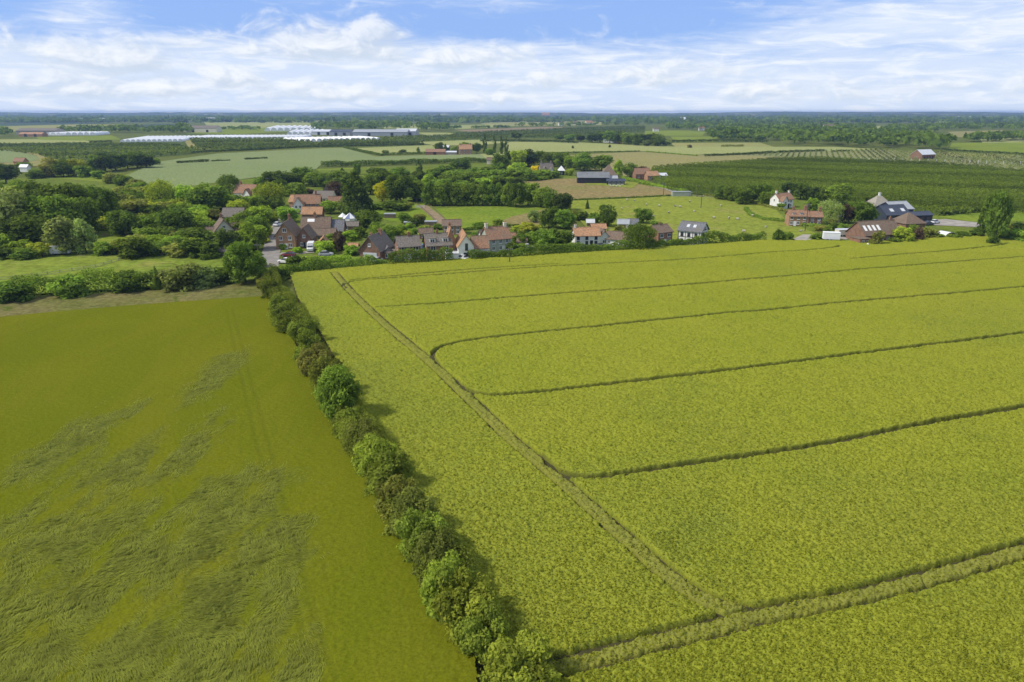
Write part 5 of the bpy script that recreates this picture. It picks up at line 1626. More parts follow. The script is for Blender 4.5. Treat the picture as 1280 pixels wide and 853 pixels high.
b.block(-3.1, 3.1, 0, 6.2, 4.1, 6.4, 'brick_red', 'tile_grey').wins('front', (-1.6, 1.7), (.9, 2.9), 1.6, 1.2).door('front', 0, mat='paint')
b.win('left', 2.2, 2.8, .9, 1.0).chimney(.4, 3.1, 7.2, .6)
b = Building('dormer_cottage', 'brick cottage with two white dormers in its roof, in the cottage row', 550, 326, 16)
b.block(-3.5, 3.5, 0, 7.0, 4.4, 7.1, 'brick_red', 'tile_grey').wins('front', (-1.8, 1.9), (.9, 2.9), 1.5, 1.25).door('front', 0, mat='paint')
b.dormer(-1.8, .9, 4.8, 1.7, 1.4).dormer(1.9, .9, 4.8, 1.7, 1.4).win('left', 2.5, 2.8, .9, 1.1).chimney(0, 3.5, 7.9, .6)
b = Building('white_gabled_house', 'white house with steep orange-tiled roofs and a tall dark window in its front gable', 584, 327, 10)
b.block(-2.4, 2.0, 0, 10, 4.3, 7.4, 'white', 'tile_orange', 'y', over=.35).win('front', -.1, .8, 1.7, 1.7, 'dark', bars=2).win('front', -.1, 3.2, .8, 1.9, 'dark', bars=0)
b.block(-5.6, -2.45, 4.5, 11, 4.4, 8.6, 'brick_orange', 'tile_orange', 'y', over=.35).chimney(-4, 8.5, 9.4, .6)
b.block(2.05, 6.4, 2.6, 8.2, 3.3, 6.1, 'white', 'tile_red').wins('front', (3.3, 5.1), (.9,), 1.2, 1.1)
b.block(-6.0, -2.45, -.6, 4.4, 2.3, 2.55, 'white', 'pale_metal').door('front', -4.2, 2.4, 2.0, 'paint', 'garage_door')
b = Building('brown_roof_house', 'brick house with an orange-brown roof standing behind the white gabled house', 565, 295, 6)
b.block(-3.0, 3.2, 0, 5.5, 3.4, 5.0, 'brick_orange', 'tile_brown').wins('front', (-2.0, 0, 2.0), (.7, 2.1), 1.0, 1.1)
b = Building('sage_cottage', 'pale grey-green rendered cottage with a red-tiled roof and two chimneys', 625, 316, 26)
b.block(-3.5, 3.7, 0, 6.5, 4.2, 7.2, 'sage', 'tile_red').wins('front', (-2.1, .2, 2.3), (.9, 2.8), .95, 1.15).door('front', 1.2, mat='paint').win('left', 3.2, 2.8, .9, 1.0)
b.chimney(-3.0, 3.25, 8.4, .8, 'cream').chimney(3.1, 3.25, 8.3, .8, 'cream')
b.block(-2.8, 2.8, 6.55, 10.5, 3.2, 5.6, 'white', 'tile_grey')
b.block(-7.0, -3.55, 2.0, 6.0, 2.3, 2.55, 'cream', 'tile_grey').win('front', -5.2, .9)
b = Building('white_cottage', 'long white cottage with an orange-tiled roof and six dark windows', 734, 309, 5)
b.block(-3.9, 3.9, 0, 5.6, 3.6, 5.6, 'white', 'tile_orange').wins('front', (-2.9, -.2, 2.7), (.8, 2.35), .9, 1.1, frame='dark').door('front', 1.3, mat='dark').chimney(-3.5, 2.8, 6.4, .6, 'white').win('left', 3, 2.5, .8, .9)
b.block(3.95, 7.2, 1.0, 6.5, 2.8, 4.6, 'white', 'tile_brown', 'y').win('front', 5.6, .9, 1.2, 1.1)
b.block(7.25, 12.4, 2.0, 6.0, 2.4, 2.7, 'white', 'tile_grey').wins('front', (9.0, 11.2), (.8,), 1.4, 1.1)
b = Building('garage', 'white garage with a dark brown roof beside the long white cottage', 771, 309, -26, 'garage')
b.block(-4.0, 3.2, 0, 5.0, 2.4, 4.3, 'white', 'tile_brown').wins('front', (-2.6,), (1.0,), .9, .8)
b.door('right', 1.5, 2.0, 2.0, 'paint', 'garage_door').door('right', 3.6, 1.7, 2.0, 'paint', 'garage_door')
b = Building('red_brick_house', 'red brick house with a brown roof just left of the half-timbered house', 831, 307, 30)
b.block(-2.9, 2.9, 0, 6.2, 4.2, 6.0, 'brick_red', 'tile_brown').wins('front', (-1.5, 1.5), (.8, 2.6), 1.4, 1.15).door('front', 0, mat='paint').win('left', 4.0, 2.8, .8, .9).chimney(0, 3.1, 6.6, .5)
b = Building('half_timbered_house', 'white half-timbered house with a dark slate roof at the end of the cottage row', 861, 307, -34)
b.block(-3.8, 3.6, 0, 6.6, 4.6, 6.9, 'white', 'slate', over=.4).wins('front', (-2.5, -.3, 2.0), (.9, 2.9), .9, 1.1, frame='dark').wins('right', (1.8, 4.8), (.9, 2.9), .9, 1.1, frame='dark').win('right', 3.3, 4.95, .8, .8, 'dark')
tf = MB()
for u in (-3.7, -1.4, 1.0, 3.1):
    tf.box(u - .09, u + .09, -.04, -.003, .1, 4.5)
for z in (2.5, 4.4):
    tf.box(-3.7, 3.5, -.035, -.002, z, z + .18)
for u in (.1, 3.3, 6.4):
    tf.box(3.603, 3.64, u - .09, u + .09, .1, 4.5)
for z in (2.5, 4.6):
    tf.box(3.602, 3.635, .1, 6.5, z, z + .18)
tf.box(3.603, 3.64, 2.2, 2.36, 4.8, 5.7).box(3.603, 3.64, 4.3, 4.46, 4.8, 5.7)
tf.build('timber_frame', M['dark'], b.root)
b.skylight(-1.2, 0, 6.6, 4.6, 6.9, .35, .65, .9).skylight(.9, 0, 6.6, 4.6, 6.9, .35, .65, .9)
b = Building('shed', 'low white shed with a grey roof behind the big weeping tree', 784, 288, -8, 'shed')
b.block(-3.4, .4, 0, 5, 2.2, 3.4, 'white', 'grey_metal').door('front', -1.5, 1.8, 1.9).block(.45, 3.6, .6, 5, 2.1, 3.6, 'black_board', 'slate')
b = Building('outbuilding', 'small orange brick outbuilding below the dark round tree on its bare trunk', 748, 293, 4, 'outbuilding')
b.block(-2.2, 2.6, 0, 3.6, 2.0, 3.2, 'brick_orange', 'tile_orange').door('front', .2).win('front', 1.6, .9, .8, .8)
b = Building('garden_shed', 'white-roofed garden shed above the long white cottage', 738, 284, 0, 'shed')
b.block(-1.3, 1.3, 0, 2.2, 1.7, 2.6, 'timber', 'pale_metal').door('front', 0, .8, 1.6)
b = Building('orange_roof_shed', 'orange-roofed shed beside the golden yellow tree', 488, 249, 4, 'shed')
b.block(-3.0, 3.2, 0, 4.5, 2.0, 4.0, 'timber', 'tile_orange', hip=.7).door('front', .5, 1.6, 1.8)
b = Building('garden_shed', 'small blue-grey shed left of the paddock tree row', 521, 253, -10, 'shed')
b.block(-2.0, 2.0, 0, 3.2, 1.8, 3.0, 'black_board', 'slate').door('front', 0)
for px, by, lab in ((512, 285, 'pale low greenhouse behind the dark garden trees'), (538, 284, 'low grey stable with a flat pale roof at the foot of the paddock'), (487, 274, 'long low grey wall-like stable below the upper paddock')):
    b = Building('stable', lab, px, by, 3, 'stable')
    b.block(-2.0, 2.2, 0, 2.4, 1.8, 2.05, 'timber', 'grey_metal').door('front', -.8, .9, 1.7).door('front', 1.1, .9, 1.7)

for nm, lab, px, by, rz, w, d, h, rh, wl, rf in (
        ('outbuilding', 'long low grey-roofed outbuilding below the white marquees', 438, 290, 4, 5.6, 3.4, 2.0, 3.3, 'brick_brown', 'tile_grey'),
        ('garden_shed', 'dark-roofed shed in the garden right of the pale grey-green cottage', 652, 311, -12, 3.0, 2.4, 1.9, 2.9, 'timber', 'tile_brown'),
        ('summerhouse', 'small open-fronted summerhouse among the bushes left of the long white cottage', 667, 304, 8, 3.2, 2.6, 1.9, 2.9, 'black_board', 'tile_grey'),
        ('garden_shed', 'pale garden shed between the pale grey-green cottage and the big garden trees', 643, 303, 14, 2.6, 2.2, 1.9, 2.8, 'cream', 'tile_red'),
        ('garden_shed', 'orange-roofed garden shed left of the brown brick gabled house', 441, 318, -8, 2.8, 2.4, 1.9, 3.0, 'brick_orange', 'tile_orange'),
        ('outbuilding', 'brown-roofed outbuilding behind the plain brick cottage', 533, 300, 10, 4.4, 3.2, 2.1, 3.5, 'brick_red', 'tile_brown'),
        ('outbuilding', 'brown-roofed outbuilding right of the white house with the red roof', 322, 250, 10, 4.2, 3.4, 2.2, 3.9, 'brick_brown', 'tile_brown'),
        ('cottage', 'small brick cottage with an orange roof above the bungalow lane', 370, 262, -12, 6.2, 5.0, 3.2, 5.8, 'brick_orange', 'tile_orange'),
        ('cottage', 'small white cottage with a red roof right of the two-roofed bungalow', 420, 262, 14, 5.6, 4.6, 2.8, 5.2, 'white', 'tile_red')):
    b = Building(nm, lab, px, by, rz, nm.replace('garden_', ''))
    b.block(-w / 2, w / 2, 0, d, h, rh, wl, rf, over=.25).door('front', w * .16, .9, 1.8).win('front', -w * .22, .85, .9, .8)
# --- farms in the middle distance
b = Building('black_barn', 'long black weatherboarded barn with a grey roof and a brown hipped end', 742, 230, -2, 'barn')
b.block(-9.5, 9.0, 0, 8, 3.6, 6.4, 'black_board', 'dull_metal').wins('front', (-7, -4.2, -1.4, 1.4, 4.2, 7.0), (1.2,), 1.3, 1.5, frame='dark')
b.block(5.0, 14.5, 8.05, 18, 4.0, 10.2, 'black_board', 'tile_brown', hip=True)
b.block(9.05, 14.0, 1.5, 8, 2.8, 4.2, 'black_board', 'grey_metal')
b = Building('black_annex', 'low black annex with white terrace furniture in front of the long black barn', 770, 232, -6, 'annex')
b.block(-5.2, 4.8, 0, 5, 2.4, 3.4, 'black_board', 'blue_metal').wins('front', (-3.6, -1.2, 1.2, 3.4), (.6,), 1.6, 1.5, frame='paint')
b = Building('stone_house', 'grey stone house with steep clustered gables among dark trees', 685, 223, 12)
b.block(-4.0, 4.2, 2.5, 9, 4.6, 9.0, 'stone', 'tile_grey').chimney(-3.0, 5.7, 10.2, .8, 'stone').chimney(3.2, 5.7, 10.0, .8, 'stone')
b.block(-3.6, -.4, -.6, 2.45, 4.2, 7.2, 'stone', 'tile_grey', 'y').wins('front', (-2.0,), (.9, 2.8), 1.3, 1.3).block(.6, 4.0, -1.2, 2.45, 3.6, 6.6, 'white', 'tile_grey', 'y').wins('front', (2.3,), (.9, 2.5), 1.4, 1.2)
b = Building('white_roof_lodge', 'small square lodge with a white pyramid roof beside the black barn', 702, 220, 4, 'lodge')
b.block(-1.9, 1.9, 0, 3.8, 3.2, 6.4, 'black_board', 'paint', hip=True, over=.5).win('front', 0, 1.2, 1.0, 1.2)
b = Building('pink_farm', 'cluster of pink-red brick farm buildings at the corner of the orchard', 812, 225, 10, 'farm')
b.block(-8.0, 1.5, 3, 9, 3.4, 6.6, 'brick_red', 'tile_red').wins('front', (-6, -3, 0), (1.0,), 1.2, 1.2).block(-2.6, 4.4, -3.4, 2.9, 2.8, 5.2, 'brick_orange', 'tile_orange').wins('front', (-1, 2.6), (.9,), 1.3, 1.2)
b.block(4.6, 10.5, -2.4, 3.5, 2.6, 3.9, 'white', 'pale_metal').door('front', 7.4, 2.4, 2.2, 'dark')
b = Building('shipping_container', 'grey-green container at the gate of the barn driveway', 852, 246.5, 4, 'container')
b.block(-4.6, 4.6, 0, 2.5, 2.5, 2.62, 'sage', 'grey_metal').door('front', 3.4, 1.2, 2.2, 'grey_metal')
b = Building('white_farmhouse', 'white farmhouse with a dark red roof and a chimney on each gable', 982, 261, 22)
b.block(-4.0, 3.8, 0, 5.6, 4.0, 6.3, 'white', 'tile_red').wins('front', (-2.4, 0, 2.5), (.8, 2.5), .95, 1.1).door('front', 1.4, mat='dark').chimney(-3.6, 2.8, 7.3, .7, 'white').chimney(3.4, 2.8, 7.1, .7, 'white').win('left', 3, 3.0, .9, 1.0)
b.block(-3.9, -1.1, -2.2, -.05, 3.7, 5.5, 'white', 'tile_red', 'y').win('front', -2.5, 2.4, .9, 1.0)
b = Building('brick_farmhouse', 'long red brick farmhouse with three chimneys behind a clipped hedge', 1006, 284, -7)
b.block(-5.8, 1.0, 0, 5.8, 3.9, 5.7, 'brick_orange', 'tile_red').wins('front', (-4.9, -2.6, -.4), (.9, 2.7), 1.0, 1.15).door('front', -3.7, mat='paint').chimney(.4, 2.9, 7.2, .9, lx=1.3).chimney(-4.0, 2.9, 6.7, .7)
b.dormer(-4.2, .6, 4.0, 1.0, .9, 1.6).dormer(-1.6, .6, 4.0, 1.0, .9, 1.6)
b.block(1.05, 5.9, .4, 5.8, 3.7, 5.3, 'brick_brown', 'tile_red').wins('front', (2.4, 4.8), (.9, 2.5), 1.0, 1.1).chimney(5.4, 3.1, 6.6, .7)
b = Building('thatched_cottage', 'cottage with a big grey thatched hipped roof and white walls', 1103, 267, 8)
b.block(-4.0, 4.4, 0, 8, 2.4, 7.0, 'white', 'thatch', hip=.86, over=.6).wins('front', (-2.2, .4, 2.8), (.9,), 1.0, 1.0).chimney(.2, 4, 7.9, .8, 'white', 1)
b.block(-8.5, -4.7, 2.0, 6.5, 2.3, 4.2, 'white', 'tile_brown').win('front', -6.6, .9)
b = Building('dark_blue_barn', 'big blue-black metal barn with a pale ridge sheet behind the skylit barn', 1129, 279, 14, 'barn')
b.block(-8.0, 2.6, 0, 9, 3.2, 6.2, 'blue_metal', 'blue_metal').door('front', -2.0, 4.2, 3.0, 'dark', 'barn_door')
b.block(-1.5, 7.4, 4.0, 13.0, 4.6, 6.9, 'blue_metal', 'grey_metal').block(2.7, 12.0, -1.0, 3.9, 2.8, 3.8, 'black_board', 'blue_metal').wins('front', (4.5, 7.3, 10.1), (.8,), 1.4, 1.3, frame='dark')
b.skylight(-4.4, 0, 9, 3.2, 6.2, .3, .6, 1.6).skylight(0.6, 0, 9, 3.2, 6.2, .3, .6, 1.6)
b = Building('skylit_barn', 'brown-roofed brick barn with four white skylights in a row', 1098, 304, 16, 'barn')
b.block(-5.4, 8.6, 0, 8.5, 2.7, 6.4, 'brick_brown', 'tile_brown').wins('front', (1.2, 3.4, 5.6, 7.4), (1.0,), 1.1, 1.1).door('front', -1.0, 2.2, 2.2, 'glass')
for k in range(4):
    b.skylight(-4.3 + 1.75 * k, 0, 8.5, 2.7, 6.4, .28, .66, .95, 'paint')
b.block(-9.6, -5.45, -2.5, 2.0, 2.0, 2.2, 'brick_red', 'tile_brown').wins('front', (-8.4, -6.8), (.8,), .9, .9)
b.chimney(7.2, 4.25, 7.2, .6)
b = Building('hipped_barn', 'brown hipped-roof barn joining the right end of the skylit barn', 1143, 289, 12, 'barn')
b.block(-4.0, 4.0, 0, 8, 2.5, 6.0, 'brick_brown', 'tile_brown', hip=.9).door('front', -1, 2.2, 2.1, 'dark')
b = Building('stone_stable', 'low ruined-looking brick stable left of the skylit barn', 1064, 296, 4, 'stable')
b.block(-3.5, 2.8, 0, 4, 1.9, 2.2, 'stone', 'grey_metal').door('front', -1.6).door('front', .9)
b = Building('field_barn', 'lone brick barn with a pale metal roof among the young orchard rows', 1160, 200, 24, 'barn')
b.block(-8.5, 8.5, 0, 11, 4.6, 8.4, 'brick_brown', 'pale_metal').wins('front', (-5, -1.5, 2, 5.5), (1.2,), 1.8, 1.8, frame='dark').door('left', 5.5, 3.6, 3.6, 'timber', 'barn_door')
b = Building('brick_barn', 'long low red brick barn of the far farm', 546, 194, -3, 'barn')
b.block(-11, 8, 0, 8, 2.9, 5.4, 'brick_red', 'tile_red').door('front', -2, 3, 2.6, 'dark', 'barn_door').block(8.1, 19, 1, 7, 2.6, 3.6, 'stone', 'pale_metal')
b = Building('open_barn', 'dark open barn with a pale curved-looking roof behind the long low brick barn', 554, 189.5, -4, 'barn')
b.block(-6, 6, 0, 8, 4.2, 6.2, 'black_board', 'pale_metal').door('front', 0, 6, 3.4, 'dark', 'barn_door')
b = Building('brick_farmhouse', 'tall orange brick farmhouse beside the columnar trees of the far farm', 582, 193.5, 8)
b.block(-6, 6.5, 0, 9, 5.2, 9.4, 'brick_orange', 'tile_orange').wins('front', (-4.2, -1.4, 1.8, 4.6), (1.0, 3.3), 1.2, 1.4).chimney(-5.0, 4.5, 10.6, 1.0).chimney(5.4, 4.5, 10.6, 1.0)

# --- glasshouse sheds and warehouses on the plain
WG = 'packing sheds among the white tunnels'
for px, by, w, d, h, rh, wl, rf, lab in ((425, 169.8, 36, 30, 7, 10, 'grey_metal', 'blue_metal', 'blue-grey packing shed at the left end of the long packing sheds'),
                                         (475, 170.2, 96, 34, 6.5, 10.5, 'grey_metal', 'grey_metal', 'very long grey packing shed in the middle of the plain'),
                                         (507, 169.9, 36, 34, 7.5, 11.5, 'grey_metal', 'pale_metal', 'packing shed with a white roof at the right end of the long grey one'),
                                         (404, 169.0, 40, 34, 6, 9, 'pale_metal', 'pale_metal', 'pale grey packing shed right behind the scalloped tunnels'),
                                         (45, 168.6, 74, 30, 7, 11, 'stone', 'tile_grey', 'long grey farm shed on the far left of the plain'),
                                         (38, 171.2, 40, 16, 4, 7, 'brick_orange', 'tile_orange', 'orange-roofed farm building in front of the long grey shed'),
                                         (112, 152.2, 120, 40, 9, 14, 'grey_metal', 'grey_metal', 'distant grey warehouse on the left of the plain'),
                                         (245, 151.2, 170, 40, 12, 14, 'cream', 'pale_metal', 'distant pale sandy warehouse below the left hills'),
                                         (1220, 148.2, 300, 60, 9, 11, 'pale_metal', 'white_film', 'very distant long white glasshouse on the right below the skyline'),
  (922, 149.2, 130, 50, 9, 11, 'pale_metal', 'white_film', 'very distant white glasshouse above the broad far wood'),
  (250, 165.6, 70, 26, 8, 13, 'cream', 'tile_grey', 'pale farm buildings left of the dark mound of trees on the plain')):
    b = Building('packing_shed', lab, px, by, -2, 'shed', WG)
    b.block(-w / 2, w / 2, 0, d, h, rh, wl, rf, over=.4).door('front', -w * .2, 5, 5, 'dark', 'loading_door').door('front', w * .22, 5, 5, 'dark', 'loading_door')


def tunnel_mesh(w, h, L):
    b = MB()
    n, k = 10, max(3, int(L / 12))
    for j in range(k):
        y0, y1 = L * j / k, L * (j + 1) / k
        for i in range(n):
            a0, a1 = math.pi * i / n, math.pi * (i + 1) / n
            q = lambda a, s: (math.cos(a) * w / 2 * s, math.sin(a) ** 0.8 * h * s)
            (xa, za), (xb, zb) = q(a0, 1), q(a1, 1)
            ym = (y0 + y1) / 2
            (xc, zc), (xd, zd) = q(a0, .975), q(a1, .975)
            b.add([(xa, y0, za), (xb, y0, zb), (xd, ym, zd), (xc, ym, zc)], [(0, 1, 2, 3)])
            b.add([(xc, ym, zc), (xd, ym, zd), (xb, y1, zb), (xa, y1, za)], [(0, 1, 2, 3)])
    return b


def ordinal(i):
    if i < len(ORD):
        return ORD[i]
    n = i + 1
    return f"{n}{'st' if n % 10 == 1 else 'nd' if n % 10 == 2 else 'rd' if n % 10 == 3 else 'th'}"


def tunnel_bank(x0, x1, base_l, base_r, far_px, n, phrase, group):
    a, c = at(x0, base_l), at(x1, base_r)
    far = at((x0 + x1) / 2, far_px)
    L = (far - (a + c) / 2).length
    w = (c - a).length / n
    rz = math.atan2(c.y - a.y, c.x - a.x)
    h = w * 0.54
    root = empty('polytunnel', a + (c - a) * (0.5 / n), rz)
    tunnel_mesh(w * 0.90, h, L).build('cover', M['white_film'], root)
    e = MB()
    e.prism([(math.cos(math.pi * i / 10) * w * .44, math.sin(math.pi * i / 10) ** 0.8 * h * .97) for i in range(11)], 'y', 0.06, 0.2)
    e.build('end_wall', M['white_film'], root)
    kids(root)
    for i in range(n):
        o = root if i == 0 else clone(root)
        o.location = a + (c - a) * ((i + 0.5) / n)
        tag(o, f"{ordinal(i)} white polytunnel from the left {phrase}", 'polytunnel', group)


tunnel_bank(150, 229, 178, 177.2, 172.8, 12, 'in the left bank of tunnels', 'left bank of white polytunnels')
tunnel_bank(231, 376, 174.8, 174.2, 171.6, 24, 'in the long scalloped bank', 'long scalloped bank of white polytunnels')
tunnel_bank(374, 477, 178.0, 175.6, 174.2, 15, 'in the nearest right-hand bank', 'nearest right-hand bank of white polytunnels')
tunnel_bank(330, 396, 164.4, 164.0, 160.4, 8, 'in the farthest bank', 'farthest bank of white polytunnels')
tunnel_bank(358, 402, 168.9, 168.6, 164.9, 6, 'between the farthest and the scalloped bank', 'middle bank of white polytunnels')
tunnel_bank(57, 77, 169.6, 169.6, 168.2, 3, 'in the small left-hand pair of banks, left one', 'small far bank of white polytunnels')
tunnel_bank(82, 120, 169.6, 169.4, 168.2, 5, 'in the small left-hand pair of banks, right one', 'small far bank of white polytunnels')

HG = 'houses half hidden among the far trees'
for px, by, w, wl, rf, lab in ((702, 157.4, 16, 'white', 'tile_grey', 'white house at the left end of the far hamlet'), (720, 156.6, 18, 'cream', 'tile_brown', 'cream house with a brown roof in the middle of the far hamlet'),
                               (737, 156.8, 22, 'cream', 'tile_orange', 'cream house with an orange roof at the right end of the far hamlet'), (820, 164.6, 12, 'white', 'tile_brown', 'white cottage at the corner of a green far field'),
                               (877, 163.4, 12, 'white', 'tile_red', 'white cottage among trees behind the green far field'), (993, 165.0, 16, 'cream', 'tile_orange', 'cream house with an orange roof inside the broad far wood'),
                               (985, 169.0, 10, 'white', 'tile_red', 'white-walled cottage low in the broad far wood'), (1036, 164.0, 22, 'cream', 'tile_brown', 'long cream house at the right of the broad far wood'),
                               (760, 178.4, 14, 'white', 'tile_brown', 'white house at the edge of the round wood'), (773, 179.4, 10, 'brick_red', 'tile_red', 'red brick house at the edge of the round wood'),
                               (852, 152.2, 30, 'white', 'pale_metal', 'long white house very far off in the wooded belt'), (682, 146.8, 60, 'brick_orange', 'tile_orange', 'distant orange brick works below the skyline'), (1042, 163, 14, 'brick_orange', 'tile_red', 'red-roofed house beside the long cream house'),
                               (24, 209, 9, 'brick_orange', 'tile_red', 'small red-roofed cottage behind the far left trees'), (30, 215, 6, 'white', 'pale_metal', 'tiny white shed behind the far left trees'),
                               (614, 206, 7, 'cream', 'tile_brown', 'cream cottage half hidden left of the stone house trees'), (636, 208, 8, 'white', 'tile_grey', 'white cottage hidden among the trees left of the stone house')):
    b = Building('far_house', lab, px, by, (px * 7) % 40 - 20, 'house', HG)
    b.block(-w / 2, w / 2, 0, w * .55, w * .30 + 1.5, w * .30 + 1.5 + w * .26, wl, rf).wins('front', (-w * .25, w * .2), (1.2,), w * .09, w * .1)
# ------------------------------------------------------------------ vehicles, tents, poles, fences, sheep
PAINT = {}
def car_paint(c):
    if c not in PAINT:
        PAINT[c] = plain('car_paint', c, tuple(x * .92 for x in c), 1.0, 0.3, 0.5)
    return PAINT[c]


def wheels(root, xs, y, r, t=0.22):
    for x in xs:
        for s in (-1, 1):
            w = MB().tube((x, s * y - t / 2, r), (x, s * y + t / 2, r), r, r, 16).build('wheel', M['tyre'], root)
            MB().tube((x, s * y - t / 2 - .012, r), (x, s * y + t / 2 + .012, r), r * .58, r * .58, 12).build('rim', M['grey_metal'], w)


def loft(sections):
    """closed hull through cross-sections (x, half width low, half width high, z low, z waist, z high)"""
    b = MB()
    rings = []
    for x, wl, wh, z0, zm, z1 in sections:
        rings.append([(x, -wl, z0), (x, -wl * 1.03, zm), (x, -wh, z1 - .05), (x, -wh * .86, z1), (x, wh * .86, z1), (x, wh, z1 - .05), (x, wl * 1.03, zm), (x, wl, z0)])
    n = 8
    b.v = [p for r in rings for p in r]
    for k in range(len(rings) - 1):
        b.f += [(k * n + i, k * n + (i + 1) % n, (k + 1) * n + (i + 1) % n, (k + 1) * n + i) for i in range(n)]
    b.f += [tuple(range(n)), tuple(range((len(rings) - 1) * n, len(rings) * n))[::-1]]
    return b


def car(px, by, rz, colour, label, group='cars parked in the village'):
    r = empty('parked_car', at(px, by) + Vector((0, 0, Z_TOP + .02)), R(rz))
    tag(r, label, 'car', group)
    p = car_paint(colour)
    loft([(-2.05, .72, .70, .42, .62, .80), (-1.9, .84, .80, .26, .60, .92), (-.9, .88, .84, .22, .62, .98), (1.0, .88, .84, .22, .62, .98), (1.75, .84, .78, .26, .58, .84), (2.05, .70, .64, .40, .56, .70)]).build('body', p, r)
    loft([(-1.75, .78, .60, .95, 1.0, 1.02), (-1.25, .78, .62, .95, 1.10, 1.42), (.15, .78, .64, .95, 1.10, 1.46), (.95, .80, .66, .95, 1.0, 1.06)]).build('window_glass', M['glass'], r)
    MB().prism([(-1.2, 1.425), (-.1, 1.475), (.2, 1.47), (.2, 1.50), (-.1, 1.515), (-1.2, 1.47)], 'y', -.56, .56).build('roof_panel', p, r)
    for s in (-1, 1):
        MB().box(1.86, 2.0, s * .52 - .16, s * .52 + .16, .60, .74).build('headlight', M['paint'], r)
    wheels(r, (-1.28, 1.30), .80, .32)
    return r


def van(px, by, rz, label, colour=(.80, .80, .80), group=None):
    r = empty('van', at(px, by) + Vector((0, 0, Z_TOP + .02)), R(rz))
    tag(r, label, 'van', group)
    p = car_paint(colour)
    loft([(-2.7, .94, .88, .35, 1.1, 2.35), (-2.6, .97, .92, .30, 1.1, 2.42), (1.0, .97, .92, .30, 1.1, 2.42), (1.55, .97, .84, .30, 1.1, 1.95), (2.05, .95, .88, .30, .95, 1.20), (2.6, .88, .78, .36, .80, 1.0)]).build('body', p, r)
    MB().prism([(1.18, 2.25), (2.02, 1.26), (2.08, 1.28), (1.24, 2.29)], 'y', -.78, .78).build('windscreen', M['glass'], r)
    for s in (-1, 1):
        MB().box(.35, 1.15, s * .975 - .02, s * .975 + .02, 1.35, 1.95).build('side_window', M['glass'], r)
        MB().box(2.50, 2.62, s * .6 - .15, s * .6 + .15, .62, .80).build('headlight', M['pale_metal'], r)
    wheels(r, (-1.75, 1.65), .86, .36)
    return r


van(389, 315, -80, 'white van parked nose-out between the gabled house and the small orange garage')
van(77, 319.5, 12, 'white van half hidden by bushes at the top of the meadow')
car(361, 323, 175, (.16, .02, .02), 'dark red car parked in front of the gabled brick house')
car(357, 331, 160, (.75, .75, .74), 'white car parked at the bottom of the village lane')
car(408, 322, 8, (.40, .42, .44), 'silver-grey car parked on the drive below the small orange garage')
car(347.5, 284, 80, (.78, .78, .78), 'white car standing on the village lane')
car(528.5, 313, 70, (.08, .15, .30), 'blue car parked between the two brick cottages')
car(577, 327, 150, (.72, .74, .76), 'pale silver car parked below the white gabled house')
car(752, 312, 15, (.03, .03, .035), 'black car parked beside the long white cottage')
car(1168, 281, 30, (.75, .75, .75), 'white car parked in the grey farmyard')
car(1160, 283, 20, (.05, .06, .08), 'dark car parked in the grey farmyard')
car(1070, 299, -20, (.5, .5, .52), 'silver car parked by the low brick stable')

car(472, 330, 70, (.45, .47, .50), 'grey car parked in front of the pale garage door of the gabled house')
car(497, 328, 100, (.10, .12, .16), 'dark blue car parked between the small garage and the plain brick cottage')
car(606, 323, 30, (.22, .03, .03), 'red car parked between the white gabled house and the pale grey-green cottage')
car(660, 313, 10, (.6, .6, .6), 'silver car parked in the gardens left of the long white cottage')
car(811, 309, 40, (.35, .36, .38), 'grey car parked left of the red brick house')

def trailer(px, by, rz, L, h, body, roof, label, name='trailer'):
    r = empty(name, at(px, by) + Vector((0, 0, Z_TOP + .02)), R(rz))
    tag(r, label, 'trailer')
    MB().box(-L / 2, L / 2, -1.15, 1.15, .55, h).build('body', M[body], r)
    MB().box(-L / 2 - .06, L / 2 + .06, -1.21, 1.21, h + .003, h + .12).build('roof', M[roof], r)
    MB().box(L / 2, L / 2 + 1.1, -.08, .08, .5, .62).build('drawbar', M['dark'], r)
    wheels(r, (-.6, .5), 1.02, .4)
    return r
trailer(1038, 302.5, -14, 5.0, 2.6, 'white_film', 'white_film', 'white box trailer parked beside the track into the skylit farm')
trailer(187, 268, 6, 5.4, 2.5, 'sage', 'pale_metal', 'long trailer with a pale blue-white roof among the garden trees on the left')
trailer(297, 335, 10, 2.2, 1.5, 'white', 'paint', 'small white trailer standing in the meadow beside the solitary round tree')
trailer(1052, 297, 10, 4.2, 2.2, 'cream', 'pale_metal', 'cream trailer next to the low brick stable')

# marquee of white and blue panels
r = empty('marquee', at(438, 279), 0.2)
tag(r, 'pointed white and blue marquee on the lawn behind the cottages', 'marquee')
for colr, off, nm in ((M['paint'], 0, 'canopy_panel'), (plain('blue_canvas', (.16, .20, .34), (.13, .17, .30), 1.0), 1, 'canopy_panel')):
    for k in range(off, 8, 2):
        a0, a1 = k * math.pi / 4, (k + 1) * math.pi / 4
        b = MB()
        p0, p1, top = (2.7 * math.cos(a0), 2.7 * math.sin(a0)), (2.7 * math.cos(a1), 2.7 * math.sin(a1)), (0, 0, 3.9)
        b.add([(*p0, 2.0), (*p1, 2.0), top, (*p0, 1.92), (*p1, 1.92), (0, 0, 3.8)], [(0, 1, 2), (5, 4, 3), (0, 3, 4, 1), (1, 4, 5, 2), (2, 5, 3, 0)])
        b.build(nm, colr, r)
        MB().tube((*p0, 0), (*p0, 1.95), .05, .05, 6).build('pole', M['grey_metal'], r)
w = MB()
